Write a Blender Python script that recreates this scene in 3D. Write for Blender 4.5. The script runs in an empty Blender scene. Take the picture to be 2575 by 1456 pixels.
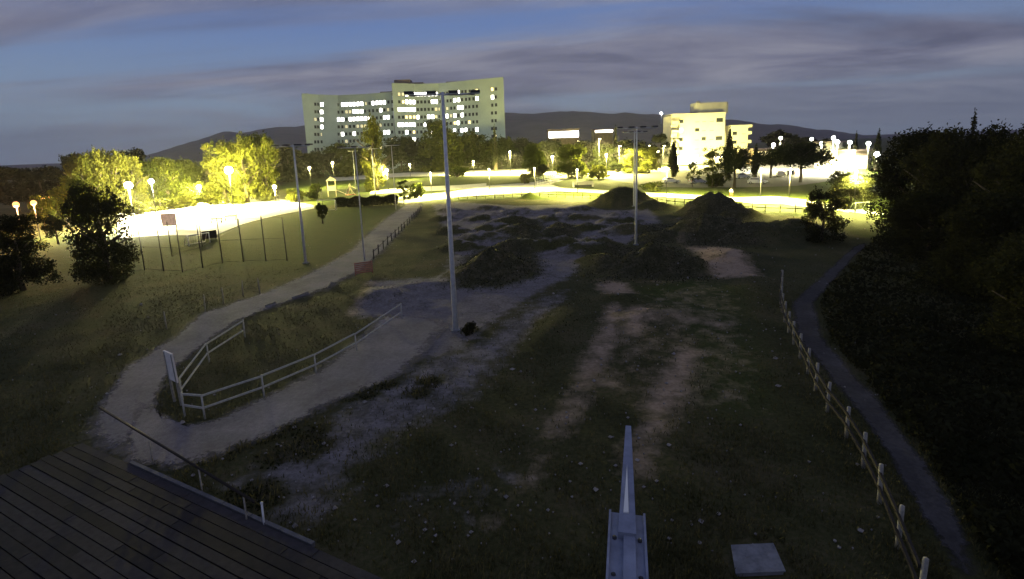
import bpy, math, random
import numpy as np
from mathutils import Vector, Matrix

R = math.radians
S = bpy.context.scene
C = S.collection
rng = np.random.default_rng(11)
random.seed(11)

# ------------------------------------------------------------------ camera
FW, FH, FOC = 2575.0, 1456.0, 1287.5          # layout units of the survey picture
PX, PY = 1287.5, 599.0                        # optical axis in those units
PITCH, ROLL, CAMZ = R(10.0), R(2.0), 10.0
_f = np.array((0, math.cos(PITCH), -math.sin(PITCH)))
_u0 = np.array((0, math.sin(PITCH), math.cos(PITCH)))
_r0 = np.array((1.0, 0, 0))
_u = _u0 * math.cos(ROLL) + _r0 * math.sin(ROLL)
_r = _r0 * math.cos(ROLL) - _u0 * math.sin(ROLL)
CAM = np.array((0, 0, CAMZ))
cd = bpy.data.cameras.new('camera')
cd.sensor_width = 36.0
cd.lens = 18.0
cd.shift_y = -(FH / 2 - PY) / FW
cd.clip_start = 0.1
cd.clip_end = 9000
co = bpy.data.objects.new('camera', cd)
C.objects.link(co)
co.matrix_world = Matrix(((_r[0], _u[0], -_f[0], 0), (_r[1], _u[1], -_f[1], 0), (_r[2], _u[2], -_f[2], CAMZ), (0, 0, 0, 1)))
S.camera = co

# ------------------------------------------------------------------ sky
W = bpy.data.worlds.new('World')
S.world = W
W.use_nodes = True
nt = W.node_tree
nt.nodes.clear()


def nd(t, kind, **kw):
    n = t.nodes.new(kind)
    for k, v in kw.items():
        setattr(n, k, v)
    return n


def ramp(t, stops, interp='LINEAR'):
    n = t.nodes.new('ShaderNodeValToRGB')
    e = n.color_ramp.elements
    n.color_ramp.interpolation = interp
    while len(e) < len(stops):
        e.new(0.5)
    for i, (p, c) in enumerate(stops):
        e[i].position = p
        e[i].color = (c, c, c, 1) if isinstance(c, (int, float)) else (*c, 1)
    return n


def sky():
    t = nt
    L = t.links.new
    tc = nd(t, 'ShaderNodeTexCoord')
    sep = nd(t, 'ShaderNodeSeparateXYZ')
    L(tc.outputs['Generated'], sep.inputs[0])
    # clear dusk air by height
    grad = ramp(t, [(0.0, (.230, .290, .370)), (.09, (.200, .280, .400)), (.22, (.115, .190, .400)), (.60, (.07, .125, .34))])
    L(sep.outputs[2], grad.inputs[0])
    # flat cloud layer: direction cut by a plane high above
    add = nd(t, 'ShaderNodeMath', operation='ADD')
    add.inputs[1].default_value = .10
    L(sep.outputs[2], add.inputs[0])
    mx = nd(t, 'ShaderNodeMath', operation='MAXIMUM')
    mx.inputs[1].default_value = .04
    L(add.outputs[0], mx.inputs[0])
    dx = nd(t, 'ShaderNodeMath', operation='DIVIDE')
    dy = nd(t, 'ShaderNodeMath', operation='DIVIDE')
    L(sep.outputs[0], dx.inputs[0]); L(mx.outputs[0], dx.inputs[1])
    L(sep.outputs[1], dy.inputs[0]); L(mx.outputs[0], dy.inputs[1])
    cmb = nd(t, 'ShaderNodeCombineXYZ')
    L(dx.outputs[0], cmb.inputs[0]); L(dy.outputs[0], cmb.inputs[1])
    mp = nd(t, 'ShaderNodeMapping')
    mp.inputs['Rotation'].default_value = (0, 0, R(44))
    mp.inputs['Scale'].default_value = (.24, .62, 1)
    mp.inputs['Location'].default_value = (7.7, 18.2, 0)
    L(cmb.outputs[0], mp.inputs[0])
    n1 = nd(t, 'ShaderNodeTexNoise')
    n1.inputs['Scale'].default_value = 1.0
    n1.inputs['Detail'].default_value = 7
    n1.inputs['Roughness'].default_value = .5
    n1.inputs['Distortion'].default_value = .8
    L(mp.outputs[0], n1.inputs['Vector'])
    cov = ramp(t, [(.31, 0.0), (.54, .95)], 'EASE')
    az = nd(t, 'ShaderNodeMath', operation='MULTIPLY_ADD')     # the cloud sheet thickens towards the east
    az.inputs[1].default_value = .09
    L(sep.outputs[0], az.inputs[0]); L(n1.outputs[0], az.inputs[2])
    L(az.outputs[0], cov.inputs[0])
    mp2 = nd(t, 'ShaderNodeMapping')
    mp2.inputs['Rotation'].default_value = (0, 0, R(30))
    mp2.inputs['Scale'].default_value = (.55, 1.1, 1)
    mp2.inputs['Location'].default_value = (7.1, 2.3, 0)
    L(cmb.outputs[0], mp2.inputs[0])
    n2 = nd(t, 'ShaderNodeTexNoise')
    n2.inputs['Scale'].default_value = 1.0
    n2.inputs['Detail'].default_value = 6
    n2.inputs['Roughness'].default_value = .62
    n2.inputs['Distortion'].default_value = .6
    L(mp2.outputs[0], n2.inputs['Vector'])
    ccol = ramp(t, [(.34, (.095, .100, .160)), (.50, (.165, .170, .245)), (.66, (.255, .255, .32))])
    L(n2.outputs[0], ccol.inputs[0])
    mix = nd(t, 'ShaderNodeMixRGB')
    L(cov.outputs[0], mix.inputs[0]); L(grad.outputs[0], mix.inputs[1]); L(ccol.outputs[0], mix.inputs[2])
    # haze near the horizon
    hz = ramp(t, [(0.0, .7), (.12, 0.0)])
    L(sep.outputs[2], hz.inputs[0])
    mix2 = nd(t, 'ShaderNodeMixRGB')
    mix2.inputs[2].default_value = (.235, .290, .375, 1)
    L(hz.outputs[0], mix2.inputs[0]); L(mix.outputs[0], mix2.inputs[1])
    bg = nd(t, 'ShaderNodeBackground')
    bg.inputs[1].default_value = 1.16
    L(mix2.outputs[0], bg.inputs[0])
    out = nd(t, 'ShaderNodeOutputWorld')
    L(bg.outputs[0], out.inputs[0])


sky()
S.view_settings.view_transform = 'Standard'
S.view_settings.look = 'None'
S.view_settings.exposure = 0.0
S.view_settings.gamma = 1.0
S.view_settings.use_curve_mapping = False
S.render.engine = 'CYCLES'
S.cycles.use_denoising = True
S.cycles.max_bounces = 4
S.cycles.diffuse_bounces = 2
S.cycles.glossy_bounces = 2
S.cycles.transmission_bounces = 4
S.cycles.transparent_max_bounces = 4
S.cycles.sample_clamp_indirect = 4.0
S.cycles.use_light_tree = True


# ------------------------------------------------------------------ survey helpers
def ray(px, py):
    return _f + _r * ((px - PX) / FOC) - _u * ((py - PY) / FOC)


def at(px, py, z=0.0):
    d = ray(px, py)
    k = (z - CAMZ) / d[2]
    p = CAM + d * k
    return Vector((p[0], p[1], z))


def at_y(px, py, Y):
    d = ray(px, py)
    p = CAM + d * (Y / d[1])
    return Vector(p)


def proj(p):
    v = np.array(p) - CAM
    w = v @ _f
    return PX + FOC * (v @ _r) / w, PY - FOC * (v @ _u) / w


def height_for(base, py_top, px_hint=None):
    """height of an upright thing on base whose top shows at row py_top"""
    lo, hi = 0.0, 120.0
    for _ in range(40):
        m = (lo + hi) / 2
        if proj((base[0], base[1], base[2] + m))[1] > py_top:
            lo = m
        else:
            hi = m
    return lo


# ------------------------------------------------------------------ mesh helpers
class MB:
    def __init__(s):
        s.v, s.f, s.m, s.sm = [], [], [], []

    def add(s, vs, fs, m=0, sm=False):
        k = len(s.v)
        s.v += [tuple(v) for v in vs]
        s.f += [tuple(i + k for i in f) for f in fs]
        s.m += [m] * len(fs)
        s.sm += [sm] * len(fs)
        return s

    def box(s, c, d, rz=0.0, m=0):
        x, y, z = d[0] / 2, d[1] / 2, d[2] / 2
        ca, sa = math.cos(rz), math.sin(rz)
        vs = [(c[0] + X * ca - Y * sa, c[1] + X * sa + Y * ca, c[2] + Z) for X, Y, Z in
              [(-x, -y, -z), (x, -y, -z), (x, y, -z), (-x, y, -z), (-x, -y, z), (x, -y, z), (x, y, z), (-x, y, z)]]
        return s.add(vs, [(0, 3, 2, 1), (4, 5, 6, 7), (0, 1, 5, 4), (1, 2, 6, 5), (2, 3, 7, 6), (3, 0, 4, 7)], m)

    def beam(s, a, b, w, h, m=0):
        a, b = Vector(a), Vector(b)
        d = (b - a).normalized()
        up = Vector((0, 0, 1)) if abs(d.z) < .95 else Vector((0, 1, 0))
        sd = d.cross(up).normalized() * (w / 2)
        u = sd.cross(d).normalized() * (h / 2)
        vs = [a - sd - u, a + sd - u, a + sd + u, a - sd + u, b - sd - u, b + sd - u, b + sd + u, b - sd + u]
        return s.add(vs, [(0, 1, 2, 3), (7, 6, 5, 4), (0, 4, 5, 1), (1, 5, 6, 2), (2, 6, 7, 3), (3, 7, 4, 0)], m)

    def tube(s, pts, rad, n=8, m=0, cap=True):
        pts = [Vector(p) for p in pts]
        if not hasattr(rad, '__len__'):
            rad = [rad] * len(pts)
        vs, fs = [], []
        for i, p in enumerate(pts):
            d = (pts[min(i + 1, len(pts) - 1)] - pts[max(i - 1, 0)]).normalized()
            a = Vector((1, 0, 0)) if abs(d.x) < .8 else Vector((0, 1, 0))
            e = d.cross(a).normalized()
            g = d.cross(e).normalized()
            for k in range(n):
                t = 2 * math.pi * k / n
                vs.append(p + (e * math.cos(t) + g * math.sin(t)) * rad[i])
        for i in range(len(pts) - 1):
            for k in range(n):
                fs.append((i * n + k, i * n + (k + 1) % n, (i + 1) * n + (k + 1) % n, (i + 1) * n + k))
        if cap:
            fs.append(tuple(range(n - 1, -1, -1)))
            fs.append(tuple((len(pts) - 1) * n + k for k in range(n)))
        return s.add(vs, fs, m, True)

    def prism(s, poly, z0, z1, m=0):
        n = len(poly)
        vs = [(p[0], p[1], z0) for p in poly] + [(p[0], p[1], z1) for p in poly]
        fs = [tuple(range(n - 1, -1, -1)), tuple(range(n, 2 * n))]
        fs += [(i, (i + 1) % n, n + (i + 1) % n, n + i) for i in range(n)]
        return s.add(vs, fs, m)

    def ball(s, c, r, n=10, k=6, m=0):
        if not hasattr(r, '__len__'):
            r = (r, r, r)
        vs, fs = [], []
        for j in range(k + 1):
            ph = math.pi * j / k
            for i in range(n):
                t = 2 * math.pi * i / n
                vs.append((c[0] + r[0] * math.sin(ph) * math.cos(t), c[1] + r[1] * math.sin(ph) * math.sin(t), c[2] - r[2] * math.cos(ph)))
        for j in range(k):
            for i in range(n):
                fs.append((j * n + i, j * n + (i + 1) % n, (j + 1) * n + (i + 1) % n, (j + 1) * n + i))
        return s.add(vs, fs, m, True)

    def mesh(s, name, mats):
        me = bpy.data.meshes.new(name)
        me.from_pydata(s.v, [], s.f)
        for m in (mats if isinstance(mats, (list, tuple)) else [mats]):
            me.materials.append(m)
        me.polygons.foreach_set('material_index', s.m)
        me.polygons.foreach_set('use_smooth', s.sm)
        me.validate()
        me.update()
        return me


def link(name, me, parent=None, loc=None):
    o = bpy.data.objects.new(name, me)
    C.objects.link(o)
    if parent is not None:
        o.parent = parent
    if loc is not None:
        o.location = loc
    return o


def tag(o, label, cat=None, group=None, kind=None):
    if label:
        o['label'] = label
    if cat:
        o['category'] = cat
    if group:
        o['group'] = group
    if kind:
        o['kind'] = kind
    return o


def thing(name, label, cat, loc=(0, 0, 0), rz=0.0, group=None):
    o = bpy.data.objects.new(name, None)
    o.empty_display_size = .2
    C.objects.link(o)
    o.location = loc
    o.rotation_euler = (0, 0, rz)
    return tag(o, label, cat, group)


def struct(name, me):
    o = link(name, me)
    o['kind'] = 'structure'
    return o


def part(name, mb, mat, parent):
    return link(name, mb.mesh(name, mat), parent)


# ------------------------------------------------------------------ materials
def mat(name, col, rough=.8, metal=0.0, var=.25, scale=3.0, bump=.0, col2=None, spec=.3):
    m = bpy.data.materials.new(name)
    m.use_nodes = True
    t = m.node_tree
    b = t.nodes['Principled BSDF']
    tc = nd(t, 'ShaderNodeTexCoord')
    n = nd(t, 'ShaderNodeTexNoise')
    n.inputs['Scale'].default_value = scale
    n.inputs['Detail'].default_value = 6
    n.inputs['Roughness'].default_value = .62
    t.links.new(tc.outputs['Object'], n.inputs['Vector'])
    a = tuple(max(0, c * (1 - var)) for c in col)
    z = col2 if col2 else tuple(min(1, c * (1 + var)) for c in col)
    r = ramp(t, [(.34, a), (.66, z)])
    t.links.new(n.outputs[0], r.inputs[0])
    t.links.new(r.outputs[0], b.inputs['Base Color'])
    b.inputs['Roughness'].default_value = rough
    b.inputs['Metallic'].default_value = metal
    b.inputs['Specular IOR Level'].default_value = spec
    if bump:
        bp = nd(t, 'ShaderNodeBump')
        bp.inputs['Strength'].default_value = bump
        bp.inputs['Distance'].default_value = .03
        t.links.new(n.outputs[0], bp.inputs['Height'])
        t.links.new(bp.outputs[0], b.inputs['Normal'])
    return m


def emit(name, col, strength):
    m = bpy.data.materials.new(name)
    m.use_nodes = True
    b = m.node_tree.nodes['Principled BSDF']
    b.inputs['Base Color'].default_value = (*[min(1, c * .8) for c in col], 1)
    b.inputs['Emission Color'].default_value = (*col, 1)
    b.inputs['Emission Strength'].default_value = strength
    return m


def leaf(name, c1, c2, trans=.35):
    m = bpy.data.materials.new(name)
    m.use_nodes = True
    t = m.node_tree
    t.nodes.remove(t.nodes['Principled BSDF'])
    out = [n for n in t.nodes if n.type == 'OUTPUT_MATERIAL'][0]
    oi = nd(t, 'ShaderNodeObjectInfo')
    tc = nd(t, 'ShaderNodeTexCoord')
    n = nd(t, 'ShaderNodeTexNoise')
    n.inputs['Scale'].default_value = .9
    n.inputs['Detail'].default_value = 5
    t.links.new(tc.outputs['Object'], n.inputs['Vector'])
    ad = nd(t, 'ShaderNodeMath', operation='MULTIPLY_ADD')
    ad.inputs[1].default_value = .35
    t.links.new(oi.outputs['Random'], ad.inputs[0])
    sb = nd(t, 'ShaderNodeMath', operation='SUBTRACT')
    sb.inputs[1].default_value = .175
    t.links.new(n.outputs[0], sb.inputs[0])
    t.links.new(sb.outputs[0], ad.inputs[2])
    r = ramp(t, [(.3, c1), (.7, c2)])
    t.links.new(ad.outputs[0], r.inputs[0])
    d = nd(t, 'ShaderNodeBsdfDiffuse')
    tr = nd(t, 'ShaderNodeBsdfTranslucent')
    t.links.new(r.outputs[0], d.inputs[0])
    t.links.new(r.outputs[0], tr.inputs[0])
    mx = nd(t, 'ShaderNodeMixShader')
    mx.inputs[0].default_value = trans
    t.links.new(d.outputs[0], mx.inputs[1])
    t.links.new(tr.outputs[0], mx.inputs[2])
    t.links.new(mx.outputs[0], out.inputs[0])
    return m


M = dict(
    steel=mat('galvanised steel', (.68, .69, .70), .6, .1, .15, 5),
    darksteel=mat('dark steel', (.05, .05, .055), .6, .3, .2, 6),
    palewood=mat('weathered pale wood', (.25, .235, .20), .85, 0, .25, 9, .3),
    railwood=mat('pale weathered rails', (.40, .39, .35), .85, 0, .2, 9, .3),
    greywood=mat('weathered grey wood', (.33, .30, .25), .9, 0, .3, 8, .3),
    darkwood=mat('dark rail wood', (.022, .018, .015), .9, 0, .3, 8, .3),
    deckwood=mat('dark deck wood', (.017, .015, .016), .85, 0, .35, 5, .4),
    whitepaint=mat('white paint', (.72, .72, .68), .5, 0, .06, 4),
    whiteboard=mat('pale board', (.78, .72, .64), .6, 0, .1, 3),
    concrete=mat('concrete', (.20, .205, .22), .9, 0, .18, 2.5, .3),
    pave=mat('pale paving', (.42, .41, .38), .9, 0, .12, .6, .2),
    asphalt=mat('asphalt', (.075, .07, .065), .9, 0, .2, 1.0, .2),
    gravel=mat('grey gravel', (.112, .104, .108), .95, 0, .45, 1.1, .6),
    gravel2=mat('trodden gravel', (.055, .055, .06), .95, 0, .35, 1.6, .6),
    hospital=mat('grey green concrete panels', (.33, .385, .335), .85, 0, .08, .12),
    roofplant=mat('brown plant room', (.17, .13, .13), .9, 0, .15, .4),
    cream=mat('cream plaster', (.70, .66, .54), .85, 0, .05, .3),
    drum=mat('pale grey render', (.42, .41, .36), .85, 0, .08, .3),
    brownwall=mat('brown wall', (.12, .09, .07), .9, 0, .2, .5),
    glassdark=mat('dark window', (.025, .03, .03), .2, 0, .2, 1, 0, None, .5),
    frame=mat('window frame', (.25, .26, .25), .6, 0, .1, 2),
    bark=mat('bark', (.075, .06, .045), .95, 0, .3, 4, .5),
    hill=mat('wooded hill', (.085, .062, .060), .95, 0, .35, .012),
    armsteel=mat('dull galvanised arm', (.23, .25, .31), .6, .2, .25, 14),
    kerb=mat('kerb stone', (.10, .10, .105), .9, 0, .25, 4, .3),
    orange=mat('orange barrier', (.38, .13, .10), .7, 0, .15, 6),
    tyre=mat('tyre', (.02, .02, .02), .8, 0, .1, 8),
    carwhite=mat('white car paint', (.75, .75, .74), .25, 0, .03, 2, 0, None, .5),
    carsilver=mat('silver car paint', (.42, .43, .45), .3, .4, .04, 2, 0, None, .5),
    cardark=mat('dark car paint', (.05, .06, .09), .3, .2, .05, 2, 0, None, .5),
    redlens=mat('red lens', (.4, .02, .02), .3),
    clearlens=mat('clear lens', (.7, .7, .7), .2),
    skin=mat('skin', (.5, .33, .25), .7),
    hair=mat('hair', (.04, .03, .02), .8),
    clothwhite=mat('white cloth', (.72, .76, .72), .9),
    clothred=mat('red cloth', (.55, .08, .05), .9),
    clothnavy=mat('navy cloth', (.02, .03, .12), .9),
    playcream=mat('cream play panel', (.6, .52, .35), .7, 0, .06, 2),
    playred=mat('red play panel', (.42, .10, .06), .7, 0, .06, 2),
    net=mat('grey net cord', (.12, .12, .11), .9),
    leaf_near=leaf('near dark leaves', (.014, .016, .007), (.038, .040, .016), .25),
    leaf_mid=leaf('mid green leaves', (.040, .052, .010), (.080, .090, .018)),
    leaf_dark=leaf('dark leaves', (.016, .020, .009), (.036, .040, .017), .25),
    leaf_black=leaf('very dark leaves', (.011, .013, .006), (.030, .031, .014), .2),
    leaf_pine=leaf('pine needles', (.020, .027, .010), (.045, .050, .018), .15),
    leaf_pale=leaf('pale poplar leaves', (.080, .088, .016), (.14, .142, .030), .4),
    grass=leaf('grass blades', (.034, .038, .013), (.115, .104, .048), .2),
    lit_white=emit('lit window white', (1.0, .96, .9), 14),
    lit_warm=emit('lit window warm', (1.0, .72, .30), 3.0),
    lit_dim=emit('lit window dim', (1.0, .86, .5), .7),
    lamp_white=emit('white lamp glass', (1.0, .97, .92), 45),
    lamp_warm=emit('warm lamp glass', (1.0, .88, .55), 40),
    lamp_sodium=emit('sodium lamp glass', (1.0, .50, .16), 2.2),
    lamp_weak=emit('small lamp glass', (1.0, .8, .45), 6),
)

# ------------------------------------------------------------------ terrain
MOUNDS = []


def mound(px, py, rx, ry, h, ang=0.0, shape=1.0):
    g = at(px, py)
    MOUNDS.append((g.x, g.y, rx, ry, h, R(ang), shape))


mound(1568, 516, 7.2, 5.5, 3.0, 0, 1.15)      # far peaked mound
mound(1640, 524, 5.0, 4.0, 1.3)
mound(1792, 540, 6.2, 5.0, 2.9, 0, 1.15)      # second peaked mound
mound(1850, 545, 5.0, 4.0, 1.6)
mound(1785, 592, 7.5, 4.5, 2.2, -8)           # green mound before it
mound(1900, 600, 6.0, 4.5, 1.6)
mound(1990, 590, 6.0, 6.0, 1.5)
mound(1640, 672, 5.2, 3.0, 2.05, 0, .75)      # dark table top jump
mound(1735, 676, 2.6, 2.8, 1.0)
mound(1520, 665, 2.6, 4.0, 1.0, 35)
mound(1245, 680, 4.6, 4.2, 1.75, 20, .85)     # dark weedy mound
mound(1180, 695, 2.8, 3.0, .9)
for py, h, xs in ((532, .75, (1130, 1215, 1300, 1385, 1460)), (556, .85, (1120, 1200, 1285, 1375, 1460, 1545)), (584, .95, (1140, 1235, 1310, 1400, 1490, 1570)), (622, 1.0, (1160, 1300, 1395, 1490))):
    for i_, px in enumerate(xs):                # rows of rollers across the gravel
        mound(px + 9 * (i_ % 2), py + 5 * math.sin(px * .05), 3.9 + .7 * (i_ % 3), 2.0 + .3 * (i_ % 2), h * (.95 + .25 * ((i_ * 7) % 3) / 2), -10 + 9 * (i_ % 3))
mound(1215, 603, 5.2, 3.0, .95, 8)
mound(1410, 578, 2.6, 2.6, 1.0)
mound(1520, 575, 4.5, 2.6, .9, 6)
mound(1480, 632, 4.8, 2.6, .95, 4)
mound(1330, 592, 2.2, 3.0, .8, 30)
mound(1290, 540, 9.0, 3.0, .8, 0)
mound(1150, 545, 4.0, 3.0, .6)
mound(1420, 545, 4.0, 3.0, .7)
mound(1560, 545, 4.0, 3.0, .7)
mound(1333, 498, 3.0, 2.4, 1.05)
mound(1660, 600, 3.4, 3.0, .9)
mound(960, 745, 3.2, 3.0, .55, 20)            # low bank at the end of the straight
mound(1070, 720, 4.0, 1.4, .35, 0)
mound(1830, 650, 4.0, 5.0, .8)
mound(1900, 720, 3.0, 4.5, .5)
mound(1560, 750, 3.0, 1.3, .30)
mound(1680, 790, 4.0, 1.6, .35)
mound(1400, 820, 1.6, 6.0, .40, -20)


def terr(x, y):
    x = np.asarray(x, float)
    y = np.asarray(y, float)
    z = np.zeros(np.broadcast(x, y).shape)
    for cx, cy, rx, ry, h, a, s in MOUNDS:
        dx, dy = x - cx, y - cy
        u = (dx * math.cos(a) + dy * math.sin(a)) / rx
        v = (-dx * math.sin(a) + dy * math.cos(a)) / ry
        d = np.clip(np.sqrt(u * u + v * v), 0, 1)
        z = np.maximum(z, h * (0.5 * (1 + np.cos(math.pi * d ** s)))) if h > .6 else z + h * .5 * (1 + np.cos(math.pi * d))
    w = np.clip((y - 8) / 10, 0, 1) * np.clip((118 - y) / 12, 0, 1)
    z = z + w * (.022 * np.sin(x * .9 + 1.3 * np.sin(y * .5)) * np.sin(y * .7 + .8 * np.sin(x * .4)))* (np.abs(x) < 60)
    z = z + np.clip(z - .25, 0, 1) * (.24 * np.sin(x * 1.9 + 1.1 * np.sin(y * 1.3)) * np.sin(y * 2.6 + np.sin(x * 1.7)) + .13 * np.sin(x * 4.1 + y * 2.2) * np.sin(y * 4.7))
    return z


def tz(p):
    return float(terr(p[0], p[1]))


def on(px, py):
    """where the line of sight meets the land, mounds included"""
    d = ray(px, py)
    g = at(px, py)
    k1 = np.linalg.norm(np.array(g) - CAM)
    n = np.linalg.norm(d)
    for k in np.linspace(.5, 1.0, 160):
        p = CAM + d / n * k1 * k
        if p[2] <= float(terr(p[0], p[1])):
            return Vector((p[0], p[1], float(terr(p[0], p[1]))))
    return Vector((g.x, g.y, tz(g)))


def axis(segs):
    out = [segs[0][0]]
    for a, b, s0, s1 in segs:
        x, L = a, b - a
        while x < b - 1e-6:
            st = s0 + (s1 - s0) * (x - a) / L
            x = min(b, x + st)
            out.append(x)
    return np.array(out)


gx = axis([(-5000, -400, 900, 60), (-400, -60, 40, 2.5), (-60, -32, 1.2, .5), (-32, 32, .34, .34), (32, 70, .5, 1.5), (70, 400, 3, 40), (400, 5000, 60, 900)])
gy = axis([(-400, -5, 80, 5), (-5, 6, 2, .5), (6, 32, .30, .30), (32, 62, .36, .45), (62, 130, .5, 1.1), (130, 400, 2, 40), (400, 6000, 60, 900)])
X, Y = np.meshgrid(gx, gy)
Z = terr(X, Y)
NX, NY = len(gx), len(gy)


def sdf(poly, X, Y):
    P = np.array([(p.x, p.y) for p in poly])
    ins = np.zeros(X.shape, bool)
    dm = np.full(X.shape, 1e9)
    n = len(P)
    for i in range(n):
        a, b = P[i], P[(i + 1) % n]
        e = b - a
        wx, wy = X - a[0], Y - a[1]
        t = np.clip((wx * e[0] + wy * e[1]) / (e @ e + 1e-9), 0, 1)
        dm = np.minimum(dm, (wx - e[0] * t) ** 2 + (wy - e[1] * t) ** 2)
        c = ((a[1] > Y) != (b[1] > Y)) & (X < (b[0] - a[0]) * (Y - a[1]) / (b[1] - a[1] + 1e-12) + a[0])
        ins ^= c
    return np.where(ins, 1, -1) * np.sqrt(dm)


def area(pts, soft=.5):
    return np.clip(.5 + sdf([at(*p) for p in pts], X, Y) / soft, 0, 1)


def line(pts, w, soft=.6):
    P = [at(*p) for p in pts]
    dm = np.full(X.shape, 1e9)
    for a, b in zip(P[:-1], P[1:]):
        e = (b.x - a.x, b.y - a.y)
        wx, wy = X - a.x, Y - a.y
        t = np.clip((wx * e[0] + wy * e[1]) / (e[0] ** 2 + e[1] ** 2 + 1e-9), 0, 1)
        dm = np.minimum(dm, np.hypot(wx - e[0] * t, wy - e[1] * t))
    return np.clip(.5 + (w / 2 - dm) / soft, 0, 1)


grv = area([(1085, 515), (1150, 508), (1300, 517), (1440, 514), (1480, 527), (1640, 530), (1665, 560), (1610, 600), (1560, 625), (1480, 640),
            (1450, 690), (1380, 722), (1260, 800), (1190, 860), (1120, 905), (1050, 900), (1000, 800), (890, 800), (882, 785), (935, 705),
            (1110, 695), (1135, 640), (1128, 590), (1105, 560)], 1.6) * .80
grv = np.maximum(grv, .75 * area([(1700, 545), (1780, 560), (1740, 600), (1660, 610)], 1.5))
wd = np.zeros(X.shape)
for pl in ([(1140, 722), (1175, 645), (1255, 618), (1345, 630), (1360, 690), (1255, 722)], [(1285, 620), (1295, 555), (1365, 560), (1360, 612)],
           [(1505, 707), (1550, 625), (1705, 618), (1790, 702)], [(1465, 695), (1535, 618), (1580, 625), (1545, 692)],
           [(1600, 615), (1620, 565), (1710, 560), (1700, 612)], [(1370, 600), (1385, 566), (1450, 566), (1455, 598)],
           [(1480, 516), (1566, 470), (1600, 516)], [(1700, 560), (1760, 500), (1890, 530), (1920, 620), (1720, 620)]):
    wd = np.maximum(wd, .85 * area(pl, 2.6))
for px, py, r in ((545, 1142, .55), (590, 1128, .6), (620, 1118, .4), (700, 1085, .6), (735, 1070, .5), (700, 1150, .5), (780, 1120, .8), (800, 1080, .5),
                  (650, 1235, .7), (690, 1250, .5), (920, 990, .6), (980, 965, .5), (1060, 985, .5), (1085, 960, .5), (1185, 830, .6)):
    g = at(px, py)
    wd = np.maximum(wd, np.clip(1.3 - np.hypot(X - g.x, (Y - g.y)) / r, 0, 1))
lowdirt = area([(545, 1215), (640, 1160), (800, 1060), (900, 985), (1060, 905), (1200, 855), (1350, 745), (1440, 722), (1400, 790), (1330, 860), (1200, 1000),
                (1010, 1100), (900, 1200), (840, 1300), (760, 1345), (600, 1275)], 2.2)
grv = np.maximum(grv * (1 - wd), .62 * lowdirt * (1 - wd))
grv = np.maximum(grv, .40 * area([(880, 1250), (1100, 1180), (1300, 1150), (1400, 1180), (1200, 1330), (1000, 1330)], 2.5) * (1 - wd))
tan = np.zeros(X.shape)
for pts, w, k in (([(1545, 772), (1530, 850), (1480, 945)], .8, .85), ([(1480, 945), (1440, 1015), (1395, 1085)], .75, .72), ([(1395, 1085), (1330, 1215), (1240, 1300)], .7, .52), ([(1605, 782), (1590, 835)], .9, .9),
                  ([(1735, 885), (1695, 960), (1660, 1030)], 1.0, .85), ([(1660, 1030), (1630, 1100), (1600, 1180)], .9, .68), ([(1600, 1180), (1585, 1270)], .8, .48), ([(1530, 705), (1555, 735)], 1.5, .9),
                  ([(1540, 706), (1640, 708), (1770, 703)], .5, .8), ([(1640, 802), (1720, 800), (1810, 815)], 1.6, .55), ([(1810, 985), (1850, 990)], .7, .6),
                  ([(1750, 605), (1800, 640), (1835, 690)], 3.2, .75), ([(885, 792), (935, 710)], .5, .75), ([(1530, 960), (1545, 965)], .5, .8),
                  ([(1540, 775), (1600, 772), (1700, 790)], .8, .5), ([(1181, 538), (1320, 527), (1406, 532)], .7, .6), ([(1640, 500), (1665, 515)], 1.0, .6)):
    tan = np.maximum(tan, min(1, 1.0 * k) * line(pts, w * 1.45, 2.2))
zy, zx = np.gradient(Z, gy, gx)
slope = np.hypot(zx, zy)
weedy = np.clip((slope - .22) / .30, 0, 1)          # weed cover plus painted shade on steep flanks to show the humps; tops bare
grv = grv * (1 - .7 * weedy)
wd = np.maximum(wd, .28 * weedy * (Y > 25))
tan = np.maximum(tan, .36 * area([(1500, 770), (1780, 690), (1880, 740), (1950, 900), (1960, 1040), (1800, 1060), (1640, 1050), (1480, 1000), (1490, 850)], 3))
tan *= (1 - .8 * wd)
pitch = area([(330, 690), (440, 640), (540, 604), (660, 556), (780, 531), (880, 523), (1000, 524), (930, 580), (850, 640), (755, 676), (560, 690)], 20)
PATHS = {
    'gravel_path': ([(190, 1100), (268, 985), (318, 918), (428, 852), (508, 787), (643, 743), (761, 692), (862, 642), (944, 566), (1018, 513)],
                    [(330, 1200), (385, 1040), (417, 949), (524, 858), (615, 803), (722, 763), (836, 724), (912, 683), (985, 617), (1072, 512)]),
    'track_approach': ([(330, 1010), (394, 1020), (405, 1040), (465, 1067), (524, 1063), (643, 1008), (800, 925), (903, 846), (945, 800), (1000, 790)],
                       [(300, 1195), (339, 1190), (430, 1182), (540, 1160), (650, 1115), (775, 1050), (910, 990), (1020, 945), (1090, 880), (1140, 810)])}
for ea, eb in PATHS.values():
    grv = np.maximum(grv, .62 * area(ea + eb[::-1], 2.4))
lawn = area([(1060, 510), (1150, 506), (1284, 501), (1510, 506), (1700, 520), (1900, 536), (2060, 548), (2150, 590), (2270, 620), (2500, 560), (2500, 392), (800, 432), (700, 470), (800, 520), (1000, 500)], 2.5)
pitch = np.maximum(pitch, lawn)
pitch = np.maximum(pitch, area([(60, 690), (330, 700), (600, 600), (300, 585), (60, 600)], 6))
pitch = np.maximum(pitch, .62 * area([(1560, 720), (1760, 690), (1880, 730), (1960, 900), (1990, 1040), (1850, 1100), (1720, 1020), (1640, 900), (1700, 850), (1640, 800)], 3.5))
me = bpy.data.meshes.new('ground')
idx = np.arange(NX * NY).reshape(NY, NX)
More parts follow.
